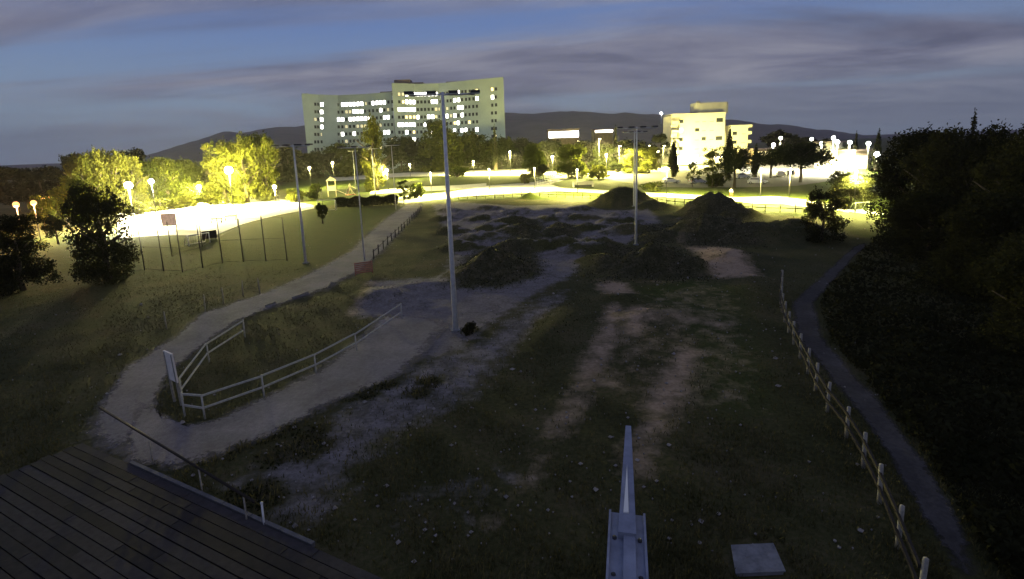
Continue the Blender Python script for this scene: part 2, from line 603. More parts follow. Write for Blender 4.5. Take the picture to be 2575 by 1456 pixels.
F = np.stack([idx[:-1, :-1], idx[:-1, 1:], idx[1:, 1:], idx[1:, :-1]], -1).reshape(-1, 4)
V = np.stack([X, Y, Z], -1).reshape(-1, 3)
me.vertices.add(len(V)); me.vertices.foreach_set('co', V.ravel())
me.loops.add(F.size); me.loops.foreach_set('vertex_index', F.ravel())
me.polygons.add(len(F)); me.polygons.foreach_set('loop_start', np.arange(0, F.size, 4)); me.polygons.foreach_set('loop_total', np.full(len(F), 4))
me.polygons.foreach_set('use_smooth', np.ones(len(F), bool))
me.update(); me.validate()
ca = me.color_attributes.new('cover', 'FLOAT_COLOR', 'POINT')
ca.data.foreach_set('color', np.stack([grv, tan, wd, pitch], -1).reshape(-1).astype(np.float32))


def ground_mat():
    m = bpy.data.materials.new('soil grass and gravel')
    m.use_nodes = True
    t = m.node_tree
    L = t.links.new
    b = t.nodes['Principled BSDF']
    b.inputs['Roughness'].default_value = .95
    b.inputs['Specular IOR Level'].default_value = .1
    at_ = nd(t, 'ShaderNodeAttribute', attribute_name='cover')
    sp = nd(t, 'ShaderNodeSeparateColor')
    L(at_.outputs['Color'], sp.inputs[0])
    geo = nd(t, 'ShaderNodeNewGeometry')

    def noise(scale, det=6, rough=.65):
        n = nd(t, 'ShaderNodeTexNoise')
        n.inputs['Scale'].default_value = scale
        n.inputs['Detail'].default_value = det
        n.inputs['Roughness'].default_value = rough
        L(geo.outputs['Position'], n.inputs['Vector'])
        return n

    big, mid, fine = noise(.22, 4), noise(1.1), noise(6.0)
    g1 = ramp(t, [(.36, (.026, .030, .010)), (.5, (.060, .060, .021)), (.64, (.110, .090, .046))])
    mm = nd(t, 'ShaderNodeMixRGB')
    mm.inputs[0].default_value = .5
    L(big.outputs[0], mm.inputs[1]); L(fine.outputs[0], mm.inputs[2])
    L(mm.outputs[0], g1.inputs[0])

    def sharpen(src, noi, lo=.35, hi=.65, amt=.9):
        s = nd(t, 'ShaderNodeMath', operation='MULTIPLY_ADD')
        s.inputs[1].default_value = amt
        L(noi.outputs[0], s.inputs[0])
        s2 = nd(t, 'ShaderNodeMath', operation='ADD')
        s2.inputs[1].default_value = -amt / 2
        L(src, s2.inputs[0])
        L(s2.outputs[0], s.inputs[2])
        r = ramp(t, [(lo, 0.0), (hi, 1.0)])
        L(s.outputs[0], r.inputs[0])
        return r

    gr = ramp(t, [(.34, (.095, .084, .077)), (.5, (.180, .161, .150)), (.66, (.275, .248, .232))])
    mg = nd(t, 'ShaderNodeMixRGB')
    mg.inputs[0].default_value = .55
    L(mid.outputs[0], mg.inputs[1]); L(fine.outputs[0], mg.inputs[2])
    L(mg.outputs[0], gr.inputs[0])
    tn = ramp(t, [(.36, (.25, .178, .110)), (.64, (.45, .335, .220))])
    L(mg.outputs[0], tn.inputs[0])
    pt = ramp(t, [(.36, (.026, .042, .007)), (.5, (.040, .057, .010)), (.64, (.062, .076, .015))])
    L(mg.outputs[0], pt.inputs[0])
    wk = ramp(t, [(.36, (.022, .027, .010)), (.5, (.048, .046, .022)), (.64, (.115, .094, .058))])
    L(mg.outputs[0], wk.inputs[0])
    cur = g1.outputs[0]
    for src, colr, noi, amt in ((at_.outputs['Alpha'], pt, mid, .5), (sp.outputs[0], gr, mid, 1.1), (sp.outputs[1], tn, mid, .8), (sp.outputs[2], wk, mid, .8)):
        f = sharpen(src, noi, .3, .7, amt)
        x = nd(t, 'ShaderNodeMixRGB')
        L(f.outputs[0], x.inputs[0]); L(cur, x.inputs[1]); L(colr.outputs[0], x.inputs[2])
        cur = x.outputs[0]
    L(cur, b.inputs['Base Color'])
    bp = nd(t, 'ShaderNodeBump')
    bp.inputs['Strength'].default_value = .9
    bp.inputs['Distance'].default_value = .18
    hf = nd(t, 'ShaderNodeMixRGB')
    hf.inputs[0].default_value = .35
    vf = noise(22.0, 4)
    L(mg.outputs[0], hf.inputs[1]); L(vf.outputs[0], hf.inputs[2])
    L(hf.outputs[0], bp.inputs['Height'])
    L(bp.outputs[0], b.inputs['Normal'])
    return m


me.materials.append(ground_mat())
struct('ground', me)


# ------------------------------------------------------------------ paths, roads and paved areas
def trodden(name, stops, grow):
    """gravel whose ragged margin lets the ground show through"""
    m = bpy.data.materials.new(name)
    m.use_nodes = True
    t = m.node_tree
    L = t.links.new
    b = t.nodes['Principled BSDF']
    b.inputs['Roughness'].default_value = .95
    b.inputs['Specular IOR Level'].default_value = .1
    geo = nd(t, 'ShaderNodeNewGeometry')
    ns = []
    for sc in (.45, 1.6, 7.0, 26.0):
        n = nd(t, 'ShaderNodeTexNoise')
        n.inputs['Scale'].default_value = sc
        n.inputs['Detail'].default_value = 5
        n.inputs['Roughness'].default_value = .65
        L(geo.outputs['Position'], n.inputs['Vector'])
        ns.append(n)
    a = nd(t, 'ShaderNodeMixRGB'); a.inputs[0].default_value = .45
    L(ns[0].outputs[0], a.inputs[1]); L(ns[2].outputs[0], a.inputs[2])
    r = ramp(t, stops)
    L(a.outputs[0], r.inputs[0])
    L(r.outputs[0], b.inputs['Base Color'])
    bp = nd(t, 'ShaderNodeBump'); bp.inputs['Strength'].default_value = .8; bp.inputs['Distance'].default_value = .10
    a2 = nd(t, 'ShaderNodeMixRGB'); a2.inputs[0].default_value = .5
    L(ns[2].outputs[0], a2.inputs[1]); L(ns[3].outputs[0], a2.inputs[2])
    L(a2.outputs[0], bp.inputs['Height']); L(bp.outputs[0], b.inputs['Normal'])
    at_ = nd(t, 'ShaderNodeAttribute', attribute_name='edge')
    s = nd(t, 'ShaderNodeMath', operation='MULTIPLY_ADD'); s.inputs[1].default_value = 1.1
    mxn = nd(t, 'ShaderNodeMixRGB'); mxn.inputs[0].default_value = .5
    L(ns[1].outputs[0], mxn.inputs[1]); L(ns[2].outputs[0], mxn.inputs[2])
    L(mxn.outputs[0], s.inputs[0])
    s2 = nd(t, 'ShaderNodeMath', operation='ADD'); s2.inputs[1].default_value = -.55 - grow
    L(at_.outputs['Fac'], s2.inputs[0]); L(s2.outputs[0], s.inputs[2])
    k = ramp(t, [(.30, 0.0), (.62, 1.0)])
    L(s.outputs[0], k.inputs[0])
    L(k.outputs[0], b.inputs['Alpha'])
    return m


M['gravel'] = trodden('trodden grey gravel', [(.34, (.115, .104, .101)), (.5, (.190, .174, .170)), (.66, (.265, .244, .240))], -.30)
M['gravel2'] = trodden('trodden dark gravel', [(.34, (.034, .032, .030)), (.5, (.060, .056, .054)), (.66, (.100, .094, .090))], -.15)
def resample(pts, n):
    P = np.array([(p.x, p.y) for p in pts])
    d = np.r_[0, np.cumsum(np.hypot(*np.diff(P, axis=0).T))]
    s = np.linspace(0, d[-1], n)
    return np.stack([np.interp(s, d, P[:, 0]), np.interp(s, d, P[:, 1])], -1)


def strip(name, ea, eb, m, z, n=60, k=4, jit=0.0, drape=True):
    A, B = resample([at(*p) for p in ea], n), resample([at(*p) for p in eb], n)
    if jit:
        sm = lambda: np.stack([np.convolve(rng.normal(0, 1, n + 8), np.ones(5) / 2.2, 'valid')[:n] for _ in range(2)], -1) * jit
        A = A + sm()
        B = B + sm()
    mb = MB()
    vs = []
    for i in range(n):
        for j in range(k + 1):
            p = A[i] + (B[i] - A[i]) * j / k
            zz = z + (max(float(terr(p[0], p[1])), 0) if drape else 0)
            vs.append((p[0], p[1], zz))
    fs = [(i * (k + 1) + j, i * (k + 1) + j + 1, (i + 1) * (k + 1) + j + 1, (i + 1) * (k + 1) + j) for i in range(n - 1) for j in range(k)]
    mb.add(vs, fs, 0, True)
    me = mb.mesh(name, m)
    if jit:
        ed = me.attributes.new('edge', 'FLOAT', 'POINT')
        ed.data.foreach_set('value', [min(j, k - j) / (k / 2) * min(1, min(i, n - 1 - i) / 5) for i in range(n) for j in range(k + 1)])
    if me.polygons[0].normal.z < 0:
        me.flip_normals()
    return struct(name, me)


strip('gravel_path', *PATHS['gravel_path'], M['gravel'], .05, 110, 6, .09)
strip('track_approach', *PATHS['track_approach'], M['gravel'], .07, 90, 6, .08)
pc = [(2175, 610), (2140, 640), (2060, 720), (2018, 766), (2040, 851), (2106, 932), (2186, 1035), (2278, 1155), (2335, 1252), (2392, 1366), (2460, 1500)]
hw = [17, 20, 29, 36, 39, 42, 47, 52, 57, 62, 70]
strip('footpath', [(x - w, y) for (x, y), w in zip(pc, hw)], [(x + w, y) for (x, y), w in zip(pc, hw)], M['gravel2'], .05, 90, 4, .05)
strip('paved_walk', [(990, 500), (1020, 493), (1113, 485), (1223, 467), (1310, 461), (1370, 456), (1390, 466), (1402, 472), (1480, 476), (1541, 480), (1627, 485), (1750, 491),
                     (1848, 497), (1882, 496), (1947, 494), (2001, 500), (2060, 508), (2110, 520), (2206, 534), (2290, 545)],
      [(990, 508), (1020, 512), (1113, 501), (1223, 490), (1310, 485), (1370, 482), (1390, 481), (1402, 481), (1480, 485), (1541, 488), (1627, 494), (1750, 501),
       (1848, 506), (1882, 511), (1947, 514), (2001, 518), (2060, 524), (2110, 531), (2206, 541), (2290, 552)], M['pave'], .05, 120, 3)
strip('upper_walk', [(930, 479), (1071, 469), (1150, 466), (1223, 461)], [(930, 489), (1071, 481), (1150, 477), (1223, 468)], M['pave'], .04, 20, 2)
strip('ramp_walk', [(1375, 452), (1430, 437), (1492, 428)], [(1384, 463), (1436, 448), (1500, 440)], M['pave'], .06, 16, 2)
strip('road', [(830, 446), (1022, 434), (1113, 432), (1223, 427), (1310, 425), (1400, 420)], [(830, 456), (1022, 444), (1113, 443), (1223, 442), (1310, 442), (1400, 438)], M['pave'], .03, 30, 3)
strip('car_park', [(1500, 424), (1640, 420), (1750, 416), (1900, 410), (2060, 402), (2200, 398)], [(1500, 446), (1640, 470), (1750, 472), (1900, 471), (2000, 468), (2090, 455)], M['asphalt'], .035, 40, 4)
strip('plaza', [(296, 520), (424, 500), (537, 490), (620, 488), (700, 500), (790, 517)], [(296, 600), (424, 592), (537, 594), (610, 564), (700, 541), (790, 525)], M['pave'], .045, 40, 5)


# ------------------------------------------------------------------ hills
def hills():
    prof = [(-900, 420), (0, 425), (200, 415), (360, 392), (450, 364), (560, 334), (590, 331), (640, 330), (700, 318), (760, 316), (900, 305), (1100, 290), (1280, 281), (1340, 286), (1440, 279),
            (1560, 286), (1700, 288), (1800, 300), (1900, 309), (2050, 325), (2130, 332), (2190, 345), (2300, 352), (2575, 350), (3400, 340)]
    pxs = np.linspace(-900, 3400, 260)
    ys = np.interp(pxs, *np.array(prof).T)
    D = 2600
    mb = MB()
    vs = []
    nz = np.convolve(rng.normal(0, 1, len(pxs) + 8), np.ones(3) / 3, 'same')[:len(pxs)]
    for i, (a, b) in enumerate(zip(pxs, ys)):
        p = at_y(a, b, D)
        h = max(p.z + nz[i] * 4.5, 12)
        q = Vector((p.x, p.y, 0)).normalized()
        for k, (dd, hh) in enumerate(((-1100, 0), (-800, .28), (-450, .62), (-180, .86), (0, 1.0), (300, .8), (1200, 0))):
            wob = 1 + (.10 * math.sin(i * .31 + k * 2.1) + .05 * math.sin(i * .83 + k)) * (0 < k < 4)
            vs.append((p.x + q.x * dd, p.y + q.y * dd, h * hh * wob - (2 if hh == 0 else 0)))
    n = len(pxs)
    fs = [(i * 7 + k, (i + 1) * 7 + k, (i + 1) * 7 + k + 1, i * 7 + k + 1) for i in range(n - 1) for k in range(6)]
    mb.add(vs, fs, 0, True)
    struct('hills', mb.mesh('hills', M['hill']))


hills()


# ------------------------------------------------------------------ buildings
def window_mesh(name, w, h, pane, depth=.16):
    mb = MB()
    t = .09
    mb.box((0, 0, h / 2 - t / 2), (w, depth, t), 0, 0)
    mb.box((0, -.03, -h / 2 + t / 2), (w + .2, depth + .06, t), 0, 0)
    mb.box((-w / 2 + t / 2, 0, 0), (t, depth - .02, h - 2 * t), 0, 0)
    mb.box((w / 2 - t / 2, 0, 0), (t, depth - .02, h - 2 * t), 0, 0)
    mb.box((0, .03, 0), (w - 2 * t - .01, .05, h - 2 * t - .01), 0, 1)
    return mb.mesh(name, [M['frame'], pane])


def wall_run(pts, zt, back, z0=0.0):
    mb = MB()
    front = [(p.x, p.y) for p in pts]
    bk = [(p.x * (1 + back / p.y), p.y + back) for p in reversed(pts)]
    mb.prism(front + bk, z0, zt)
    return mb


def hospital():
    cen = at_y(1020, 400, 310)
    b = thing('hospital_block', 'tall grey green hospital slab with rows of lit windows behind the trees', 'building', (0, 0, 0))
    P = lambda px, D: Vector((at_y(px, 400, D).x, D, 0))
    left = [P(775, 304), P(815, 312), P(864, 319), P(930, 318), P(997, 312)]
    right = [P(998.5, 306), P(1055, 313), P(1113, 315), P(1195, 305), P(1273, 297)]
    zl, zr = 44.3, 48.6
    part('wall', wall_run(left, zl, 16), M['hospital'], b)
    part('wall', wall_run(right, zr, 18), M['hospital'], b)
    mb = MB()
    for pts, z in ((left, zl), (right, zr)):
        for p, q in zip(pts[:-1], pts[1:]):
            mb.beam((p.x, p.y + .3, z + .25), (q.x, q.y + .3, z + .25), .9, .5)
    part('parapet', mb, M['hospital'], b)
    g = P(1025, 318)
    for dx_, dz_, sz in ((0, 1.9, (9.5, 7, 3.6)), (9, 1.0, (7, 6, 1.8)), (32, .9, (12, 6, 1.6))):
        part('plant_room', MB().box((g.x + dx_, g.y + 3, zr + dz_), sz), M['roofplant'], b)
    g = P(985, 322)
    part('plant_room', MB().box((g.x, g.y + 3, zl + 1.0), (8, 6, 2.0)), M['roofplant'], b)
    g = P(775, 304)
    part('stair_tower', MB().box((g.x + .6, g.y + 7, zl / 2 + .4), (3.2, 8, zl + .8)), M['hospital'], b)
    wm = {k: window_mesh('window', 1.75 if k == 'w' else 1.5, 2.3 if k == 'w' else 1.9, M[m]) for k, m in (('d', 'glassdark'), ('w', 'lit_white'), ('y', 'lit_warm'), ('m', 'lit_dim'))}

    def place(pts, px, z, kind):
        # meet the facade at this column
        best = None
        for p, q in zip(pts[:-1], pts[1:]):
            for s in np.linspace(0, 1, 60):
                c = p.lerp(q, float(s))
                e = abs(proj((c.x, c.y, z))[0] - px)
                if best is None or e < best[0]:
                    best = (e, c, math.atan2(q.y - p.y, q.x - p.x))
        _, c, a = best
        o = link('window', wm[kind], b, (c.x + math.sin(a) * .02, c.y - math.cos(a) * .02, z))
        o.rotation_euler = (0, 0, a)
    rows = [0, 1, 2, 3, 4, 5, 6]
    FH_ = 4.35
    # left wing: columns (layout units) and which are lit on each floor
    lz = zl - 5.1
    lit = {0: [(885, 898, 'w'), (865, 880, 'w'), (905, 922, 'w'), (936, 944, 'w'), (960, 966, 'w')], 1: [(868, 874, 'm'), (884, 912, 'w'), (945, 958, 'w')],
           2: [(843, 862, 'w'), (872, 925, 'w'), (970, 990, 'w')], 3: [(900, 930, 'm')], 4: [(860, 890, 'w'), (918, 924, 'w'), (968, 976, 'w')], 5: [], 6: []}
    cols = [793, 800, 809] + [852 + 9.6 * i for i in range(15)]
    for r in rows:
        z = lz - r * FH_
        for c in cols:
            k = 'd' if random.random() < .90 else 'm'
            if 803 < c < 815 and r < 4:
                k = 'w'
            for a, e, kk in lit[r]:
                if a - 4 <= c <= e + 4 and random.random() < .84:
                    k = kk
            place(left, c, z, k)
    rz_ = zr - 5.6
    lit = {0: [(1003, 1016, 'm'), (1018, 1050, 'w'), (1060, 1085, 'w'), (1150, 1156, 'w')], 1: [(1010, 1018, 'y'), (1035, 1042, 'w'), (1090, 1098, 'w'), (1138, 1152, 'w'), (1198, 1204, 'w')],
           2: [(1008, 1024, 'w'), (1035, 1043, 'w'), (1104, 1130, 'm'), (1150, 1162, 'w')], 3: [(1020, 1045, 'y'), (1082, 1092, 'w'), (1112, 1128, 'w'), (1136, 1166, 'w')],
           4: [(998, 1026, 'w'), (1035, 1040, 'w'), (1090, 1094, 'm'), (1150, 1172, 'w')], 5: [(1040, 1044, 'y'), (1165, 1184, 'w'), (1198, 1204, 'w')], 6: [(1040, 1045, 'w')]}
    cols = [1004 + 9.3 * i for i in range(22)] + [1238, 1247]
    for r in rows:
        z = rz_ - r * FH_
        for c in cols:
            k = 'd' if random.random() < .88 else random.choice('mmyw')
            for a, e, kk in lit[r]:
                if a - 4 <= c <= e + 4 and random.random() < .84:
                    k = kk
            place(right, c, z, k)


hospital()


def apartment():
    D = 232
    P = lambda px, d=D: at_y(px, 400, d).x
    b = thing('apartment_building', 'cream five storey building with recessed balconies, brightly lit beside the cypresses', 'building', (0, 0, 0))
    x0, x1, zt = P(1688), P(1820), 22.0
    fl = 3.95
    # main wall right of the balcony bay, then the bay as slabs and back wall
    xb = P(1707)
    part('wall', MB().prism([(xb, D), (x1, D), (x1 + 2.4, D + 14), (xb, D + 14)], 0, zt), M['cream'], b)
    part('wall', MB().prism([(x0 + .3, D + 2.0), (xb, D + 2.0), (xb, D + 14), (x0 + .3, D + 14)], 0, zt - .4), M['cream'], b)
    for k in range(6):
        z = zt - k * fl
        mb = MB().box(((x0 + xb) / 2, D + 1.0, z - .15), (xb - x0 - .02, 2.1, .3))
        if k:
            mb.box(((x0 + xb) / 2, D + .02, z + .55), (xb - x0 - .04, .14, 1.1))
        else:
            mb.box(((x0 + xb) / 2, D + .02, z - .8), (xb - x0 - .04, .14, 1.0))
        part('balcony', mb, M['cream'], b)
    ws = window_mesh('window', 2.0, 1.6, M['glassdark'])
    wb = window_mesh('window', 3.0, 1.9, M['glassdark'])
    wl = window_mesh('window', 1.5, 1.5, M['lit_white'])
    bl = MB().box((0, 0, 0), (1.7, .12, .16)).mesh('window_ledge', [M['brownwall']])
    for r in range(4):
        z = zt - 3.0 - r * fl
        for i, px in enumerate((1712.5, 1751, 1768, 1787, 1806)):
            if px > 1800:
                if r in (0, 2):
                    link('window', wb, b, (P(px), D - .03, z))
                continue
            if px < 1720:
                link('window', wl if r == 1 else ws, b, (P(px) - .3, D - .03, z))
            elif (r, i) in ((1, 1), (2, 2)):
                link('window', ws, b, (P(px), D - .03, z))
            else:
                link('window_ledge', bl, b, (P(px), D - .06, z - .5))
    part('roof_edge', MB().box(((x0 + x1) / 2, D + 6, zt + .15), (x1 - x0 + .7, 13, .3)), M['cream'], b)
    # curved penthouse set back on the roof
    cx, cy, rx, ry = (P(1738, 240) + P(1823, 240)) / 2, D + 9, (P(1823, 240) - P(1738, 240)) / 2, 5.0
    poly = []
    for k in range(28):
        t = 2 * math.pi * k / 28
        poly.append((cx + rx * math.copysign(abs(math.cos(t)) ** .35, math.cos(t)), cy + ry * math.copysign(abs(math.sin(t)) ** .6, math.sin(t))))
    part('penthouse', MB().prism(poly, zt + .3, zt + 5.0), M['drum'], b)
    part('roof_tank', MB().box((cx - 5, cy, zt + 5.5), (1.6, 1.4, 1.0)), M['drum'], b)
    # lower wing
    x2, x3, x4 = P(1838), P(1883), P(1893)
    z2 = 16.6
    part('wing', MB().prism([(x2, D + 2), (x3, D + 2), (x3, D + 14), (x2, D + 14)], 0, z2), M['cream'], b)
    part('link', MB().prism([(x1 + .1, D + 6), (x2 - .01, D + 6), (x2 - .01, D + 12), (x1 + 1.0, D + 12)], 0, 14), M['drum'], b)
    for k in range(5):
        mb = MB().box(((x3 + x4) / 2, D + 4, z2 - k * 3.9 - .15), (x4 - x3 - .02, 4, .3))
        mb.box(((x3 + x4) / 2, D + 2.05, z2 - k * 3.9 + (.5 if k else -.7)), (x4 - x3 - .04, .12, 1.0))
        part('balcony', mb, M['cream'], b)
    for r in range(3):
        link('window_ledge', bl, b, (P(1872), D + 1.94, z2 - 4 - r * 3.9))
        link('window', ws, b, (P(1850), D + 1.97, z2 - 3.6 - r * 3.9))
    part('canopy', MB().box((P(1795), D - 2.2, 3.4), (11, 4.4, .3)), M['drum'], b)
    for px in (1788, 1797, 1806, 1814):
        part('canopy_light', MB().ball((P(px), D - 4.2, 3.05), .28, 8, 5), M['lamp_white'], b)
    part('entrance', MB().box((P(1730), D - .12, 1.9), (9, .2, 3.6)), M['lit_white'], b)


apartment()


def lowrise(name, label, pxa, pxb, D, ztop, band, deep=12, lit='lit_white', m='brownwall'):
    xa, xb = at_y(pxa, 400, D).x, at_y(pxb, 400, D).x
    b = thing(name, label, 'building', ((xa + xb) / 2, D, 0))
    w = xb - xa
    part('wall', MB().box((0, deep / 2, ztop / 2), (w, deep, ztop)), M[m], b)
    part('roof', MB().box((0, deep / 2 - .3, ztop + .2), (w + 1.2, deep + 1.8, .4)), M['roofplant'], b)
    if band:
        z0, z1, n = band
        pw = w / n
        for i in range(n):
            x = -w / 2 + pw * (i + .5)
            f = part('window', MB().box((x, -.06, (z0 + z1) / 2), (pw - .12, .1, z1 - z0)), M[lit], b)
    return b


lowrise('office_building', 'low dark office building with one long white lit window band', 1381, 1456, 262, 18.0, (14.3, 17.2, 6))
lowrise('office_building', 'small brown office building with a thin lit strip under its roof', 1497, 1541, 268, 17.6, (16.3, 17.3, 4))
lowrise('shop_building', 'single storey shop with lit windows behind the street lamps near the big dark trees', 2150, 2182, 150, 5.6, (.6, 4.2, 3), 8, 'lit_dim', 'brownwall')
lowrise('kiosk_building', 'narrow white building glowing under the tall lamps past the car park', 2088, 2116, 160, 8.2, (.8, 5.8, 2), 8, 'lit_dim', 'drum')
lowrise('shop_building', 'long flat roofed shop beyond the umbrella pines', 1893, 1985, 205, 6.0, (3.0, 5.2, 8), 10, 'lit_dim', 'brownwall')


# ------------------------------------------------------------------ lamps and masts
def lamp(px, py, D, kind='white', power=4000, r=.22, label=None, group=None, style='post', name='street_lamp', cut=152):
    h = at_y(px, py, D)
    H = max(h.z - tz(h), 2.5)
    o = thing(name, label, 'lamp', (h.x, h.y, tz(h)), 0, group)
    rr = .035 + .004 * H
    part('pole', MB().tube([(0, 0, 0), (0, 0, H - .1)], [rr * 1.2, rr * .6], 8), M['darksteel'], o)
    col = {'white': (1, .92, .55), 'warm': (1, .88, .26), 'sodium': (1, .50, .16), 'weak': (1, .8, .4), 'pale': (.92, 1, .86)}[kind]
    gl = M['lamp_' + ('white' if kind == 'pale' else kind)]
    if style == 'post':
        hd = part('lamp_head', MB().tube([(0, 0, H + r * 1.45), (0, 0, H + r * 1.9)], [r * .9, r * .3], 12), M['darksteel'], o)
        part('lamp_glass', MB().ball((0, 0, H), r * 1.5, 12, 8), gl, o)
        lz = H - r * 1.5 - .16
    else:
        part('arm', MB().tube([(0, 0, H - .12), (0, -.9, H + .15)], .05, 6), M['steel'], o)
        hd = part('lamp_head', MB().box((0, -1.25, H + .22), (.34, .9, .14)), M['darksteel'], o)
        part('lamp_glass', MB().box((0, -1.25, H + .08), (.30 + r, .8 + r, .13)), gl, o)
        lz = H - .2
    if power:
        ld = bpy.data.lights.new('lamp_light', 'SPOT' if cut else 'POINT')
        if cut:
            ld.spot_size = R(cut)
            ld.spot_blend = .35
        ld.energy = power * GAIN
        ld.color = col
        ld.shadow_soft_size = .12
        lo = bpy.data.objects.new('lamp_light', ld)
        C.objects.link(lo)
        lo.parent = o
        lo.location = (0, 0 if style == 'post' else -1.25, lz)
    return o


K = 1.0
GAIN = 5.0
lamp(323, 466, 80, 'white', 40000 * K, .36, 'white park lamp blazing over the plaza beside the dark leafy tree', cut=163)
lamp(380, 456, 98, 'white', 14000 * K, .30, 'white park lamp over the plaza, before the pale tree row', cut=0)
lamp(575, 428, 104, 'warm', 42000 * K, .5, 'dazzling park lamp shining inside the big yellow lit trees', cut=0)
lamp(500, 470, 116, 'warm', 15000 * K, .3, 'park lamp at the back edge of the plaza among shrubs', cut=0)
lamp(690, 470, 105, 'warm', 30000 * K, .25, 'park lamp at the plaza corner near the pitch', cut=160)
for px, py, D in ((40, 514, 62), (84, 510, 68), (109, 503, 76), (127, 497, 86)):
    lamp(px, py, D, 'sodium', 1600, .22, 'orange sodium lamp under the dark trees past the lone small tree', 'row of orange sodium lamps', cut=0)
for px, py, D, pw, lb in ((778, 422, 150, 6000, 'small lamp on a pole before dark trees left of the play tower'), (836, 410, 160, 9000, 'slim park lamp above the play tower'),
                          (973, 428, 135, 16000, 'park lamp on a pole right of the tall pale poplar'), (1030, 414, 185, 9000, 'park lamp by the road under dark trees'),
                          (1190, 406, 215, 70000, 'warm lamp glowing low among the trees before the hospital'), (1282, 382, 212, 110000, 'tall road lamp over the brightest stretch of road')):
    lamp(px, py, D, 'warm', pw * .9, .22, lb, cut=0 if pw <= 16000 else 174)
for px, py, D, pw, lb in ((1389, 394, 190, 40000, 'warm lamp between the big green trees by the road'), (1506, 350, 168, 45000, 'tall road lamp on a white pole beside the willowy trees'),
                          (1557, 368, 176, 40000, 'tall road lamp right behind the floodlight masts'), (1525, 389, 186, 40000, 'warm lamp shining through the yellow lit trees'),
                          (1655, 382, 200, 50000, 'car park lamp near the thick cypress'), (1630, 367, 212, 30000, 'far street lamp behind the yellow lit trees'),
                          (1668, 367, 206, 30000, 'far street lamp close to the cream building'), (1453, 355, 232, 8000, 'small lamp under the long lit window band')):
    lamp(px, py, D, 'warm', pw * 1.2, .26, lb, None, 'arm' if py < 372 else 'post', cut=0 if py > 380 and px < 1600 else 168)
for px, py, D, pw, lb in ((1945, 364, 170, 40000, 'round lamp over the umbrella pines'), (1963, 347, 190, 15000, 'tall lamp behind the umbrella pines'), (2041, 350, 188, 15000, 'small lamp over the broad umbrella pine'),
                          (2066, 361, 150, 60000, 'bright lamp at the edge of the broad umbrella pine'), (2096, 347, 152, 40000, 'tallest of the white lamps above the narrow white building'),
                          (2106, 357, 146, 40000, 'white lamp close beside the narrow white building'), (2137, 358, 144, 40000, 'white lamp next to the thin dark cypress'),
                          (2184, 361, 140, 30000, 'white lamp above the white single storey building'), (2205, 388, 110, 8000, 'low lamp half lost in the big dark trees')):
    lamp(px, py, D, 'white', pw * .5, .34, lb, cut=164)
lamp(1700, 384, 217, 'warm', 14000, .5, 'floodlight post against the cream building near the thick cypress', cut=0)
lamp(1765, 398, 212, 'warm', 14000, .3, 'lamp before the entrance of the cream building', cut=0)
lamp(1868, 392, 216, 'warm', 10000, .3, 'lamp before the lower wing of the cream building', cut=0)
for px, D, lb in ((1085, 113, 'added lamp lighting the walk near the end of the gravel path'), (1232, 122, 'added lamp lighting the spot where the two walks meet'), (1345, 118, 'added lamp lighting the walk by the ramp railing'),
                  (1452, 103, 'added lamp lighting the walk before the grassy bank'), (1676, 97, 'added lamp lighting the walk between the two peaked mounds'), (1912, 84, 'added lamp lighting the widest part of the walk'),
                  (1985, 80, 'added lamp lighting the walk behind the leafy sapling'), (2150, 70, 'added lamp lighting the walk by the white frame under the big dark trees')):
    g = Vector((at_y(px, 480, D).x, D, 5.2))  # unseen path lamps, added to brighten the paved walk
    q = proj(g)
    lamp(q[0], q[1], D, 'warm', 20000, .12, lb, None, 'post', 'added_path_lamp', cut=162)
for px, D, pw in ((800, 268, 1900), (900, 282, 1900), (1060, 276, 2100), (1170, 272, 2100), (1262, 262, 1700)):  # hidden lamps added behind the trees to brighten the hospital facade
    g = Vector((at_y(px, 400, D).x, D, 10))
    q = proj(g)
    lamp(q[0], q[1], D, 'pale', pw, .2, 'added unseen lamp behind the trees lighting the hospital wall', 'added lamps lighting the hospital wall', cut=0)
# lone beacon on the hill
bp_ = at_y(1663, 285, 1700)
o = thing('beacon_mast', 'lone white beacon light on the dark hill ridge', 'beacon', (bp_.x, bp_.y, 70))
part('pole', MB().tube([(0, 0, 0), (0, 0, bp_.z - 70 - 3)], [1.4, .8], 8), M['steel'], o)
part('lamp_glass', MB().ball((0, 0, bp_.z - 70), 3.6, 10, 6), M['lamp_white'], o)


def mast(px, py, ptop, label, r=.13, heads=4, yaw=0.0, group=None, lit=False, baseplate=True):
    g = on(px, py)
    H = height_for(g, ptop)
    o = thing('floodlight_mast', label, 'mast', g, yaw, group)
    part('pole', MB().tube([(0, 0, -.3), (0, 0, H * .5), (0, 0, H)], [r, r * .8, r * .5], 12), M['steel'], o)
    part('base', MB().box((0, 0, .03), (r * 3.4, r * 3.4, .16)), M['concrete'], o)
    w = .42 * heads
    part('crossarm', MB().tube([(-w, 0, H - .12), (w, 0, H - .12)], .05, 6), M['steel'], o)
    for k in range(heads):
        x = -w + 2 * w * k / (heads - 1)
        h = part('floodlight', MB().box((x, -.18, H - .02), (.50, .42, .13)), M['darksteel'], o)
        part('glass', MB().box((x, -.20, H - .11), (.42, .34, .03)), M['whitepaint'], h)
    return o


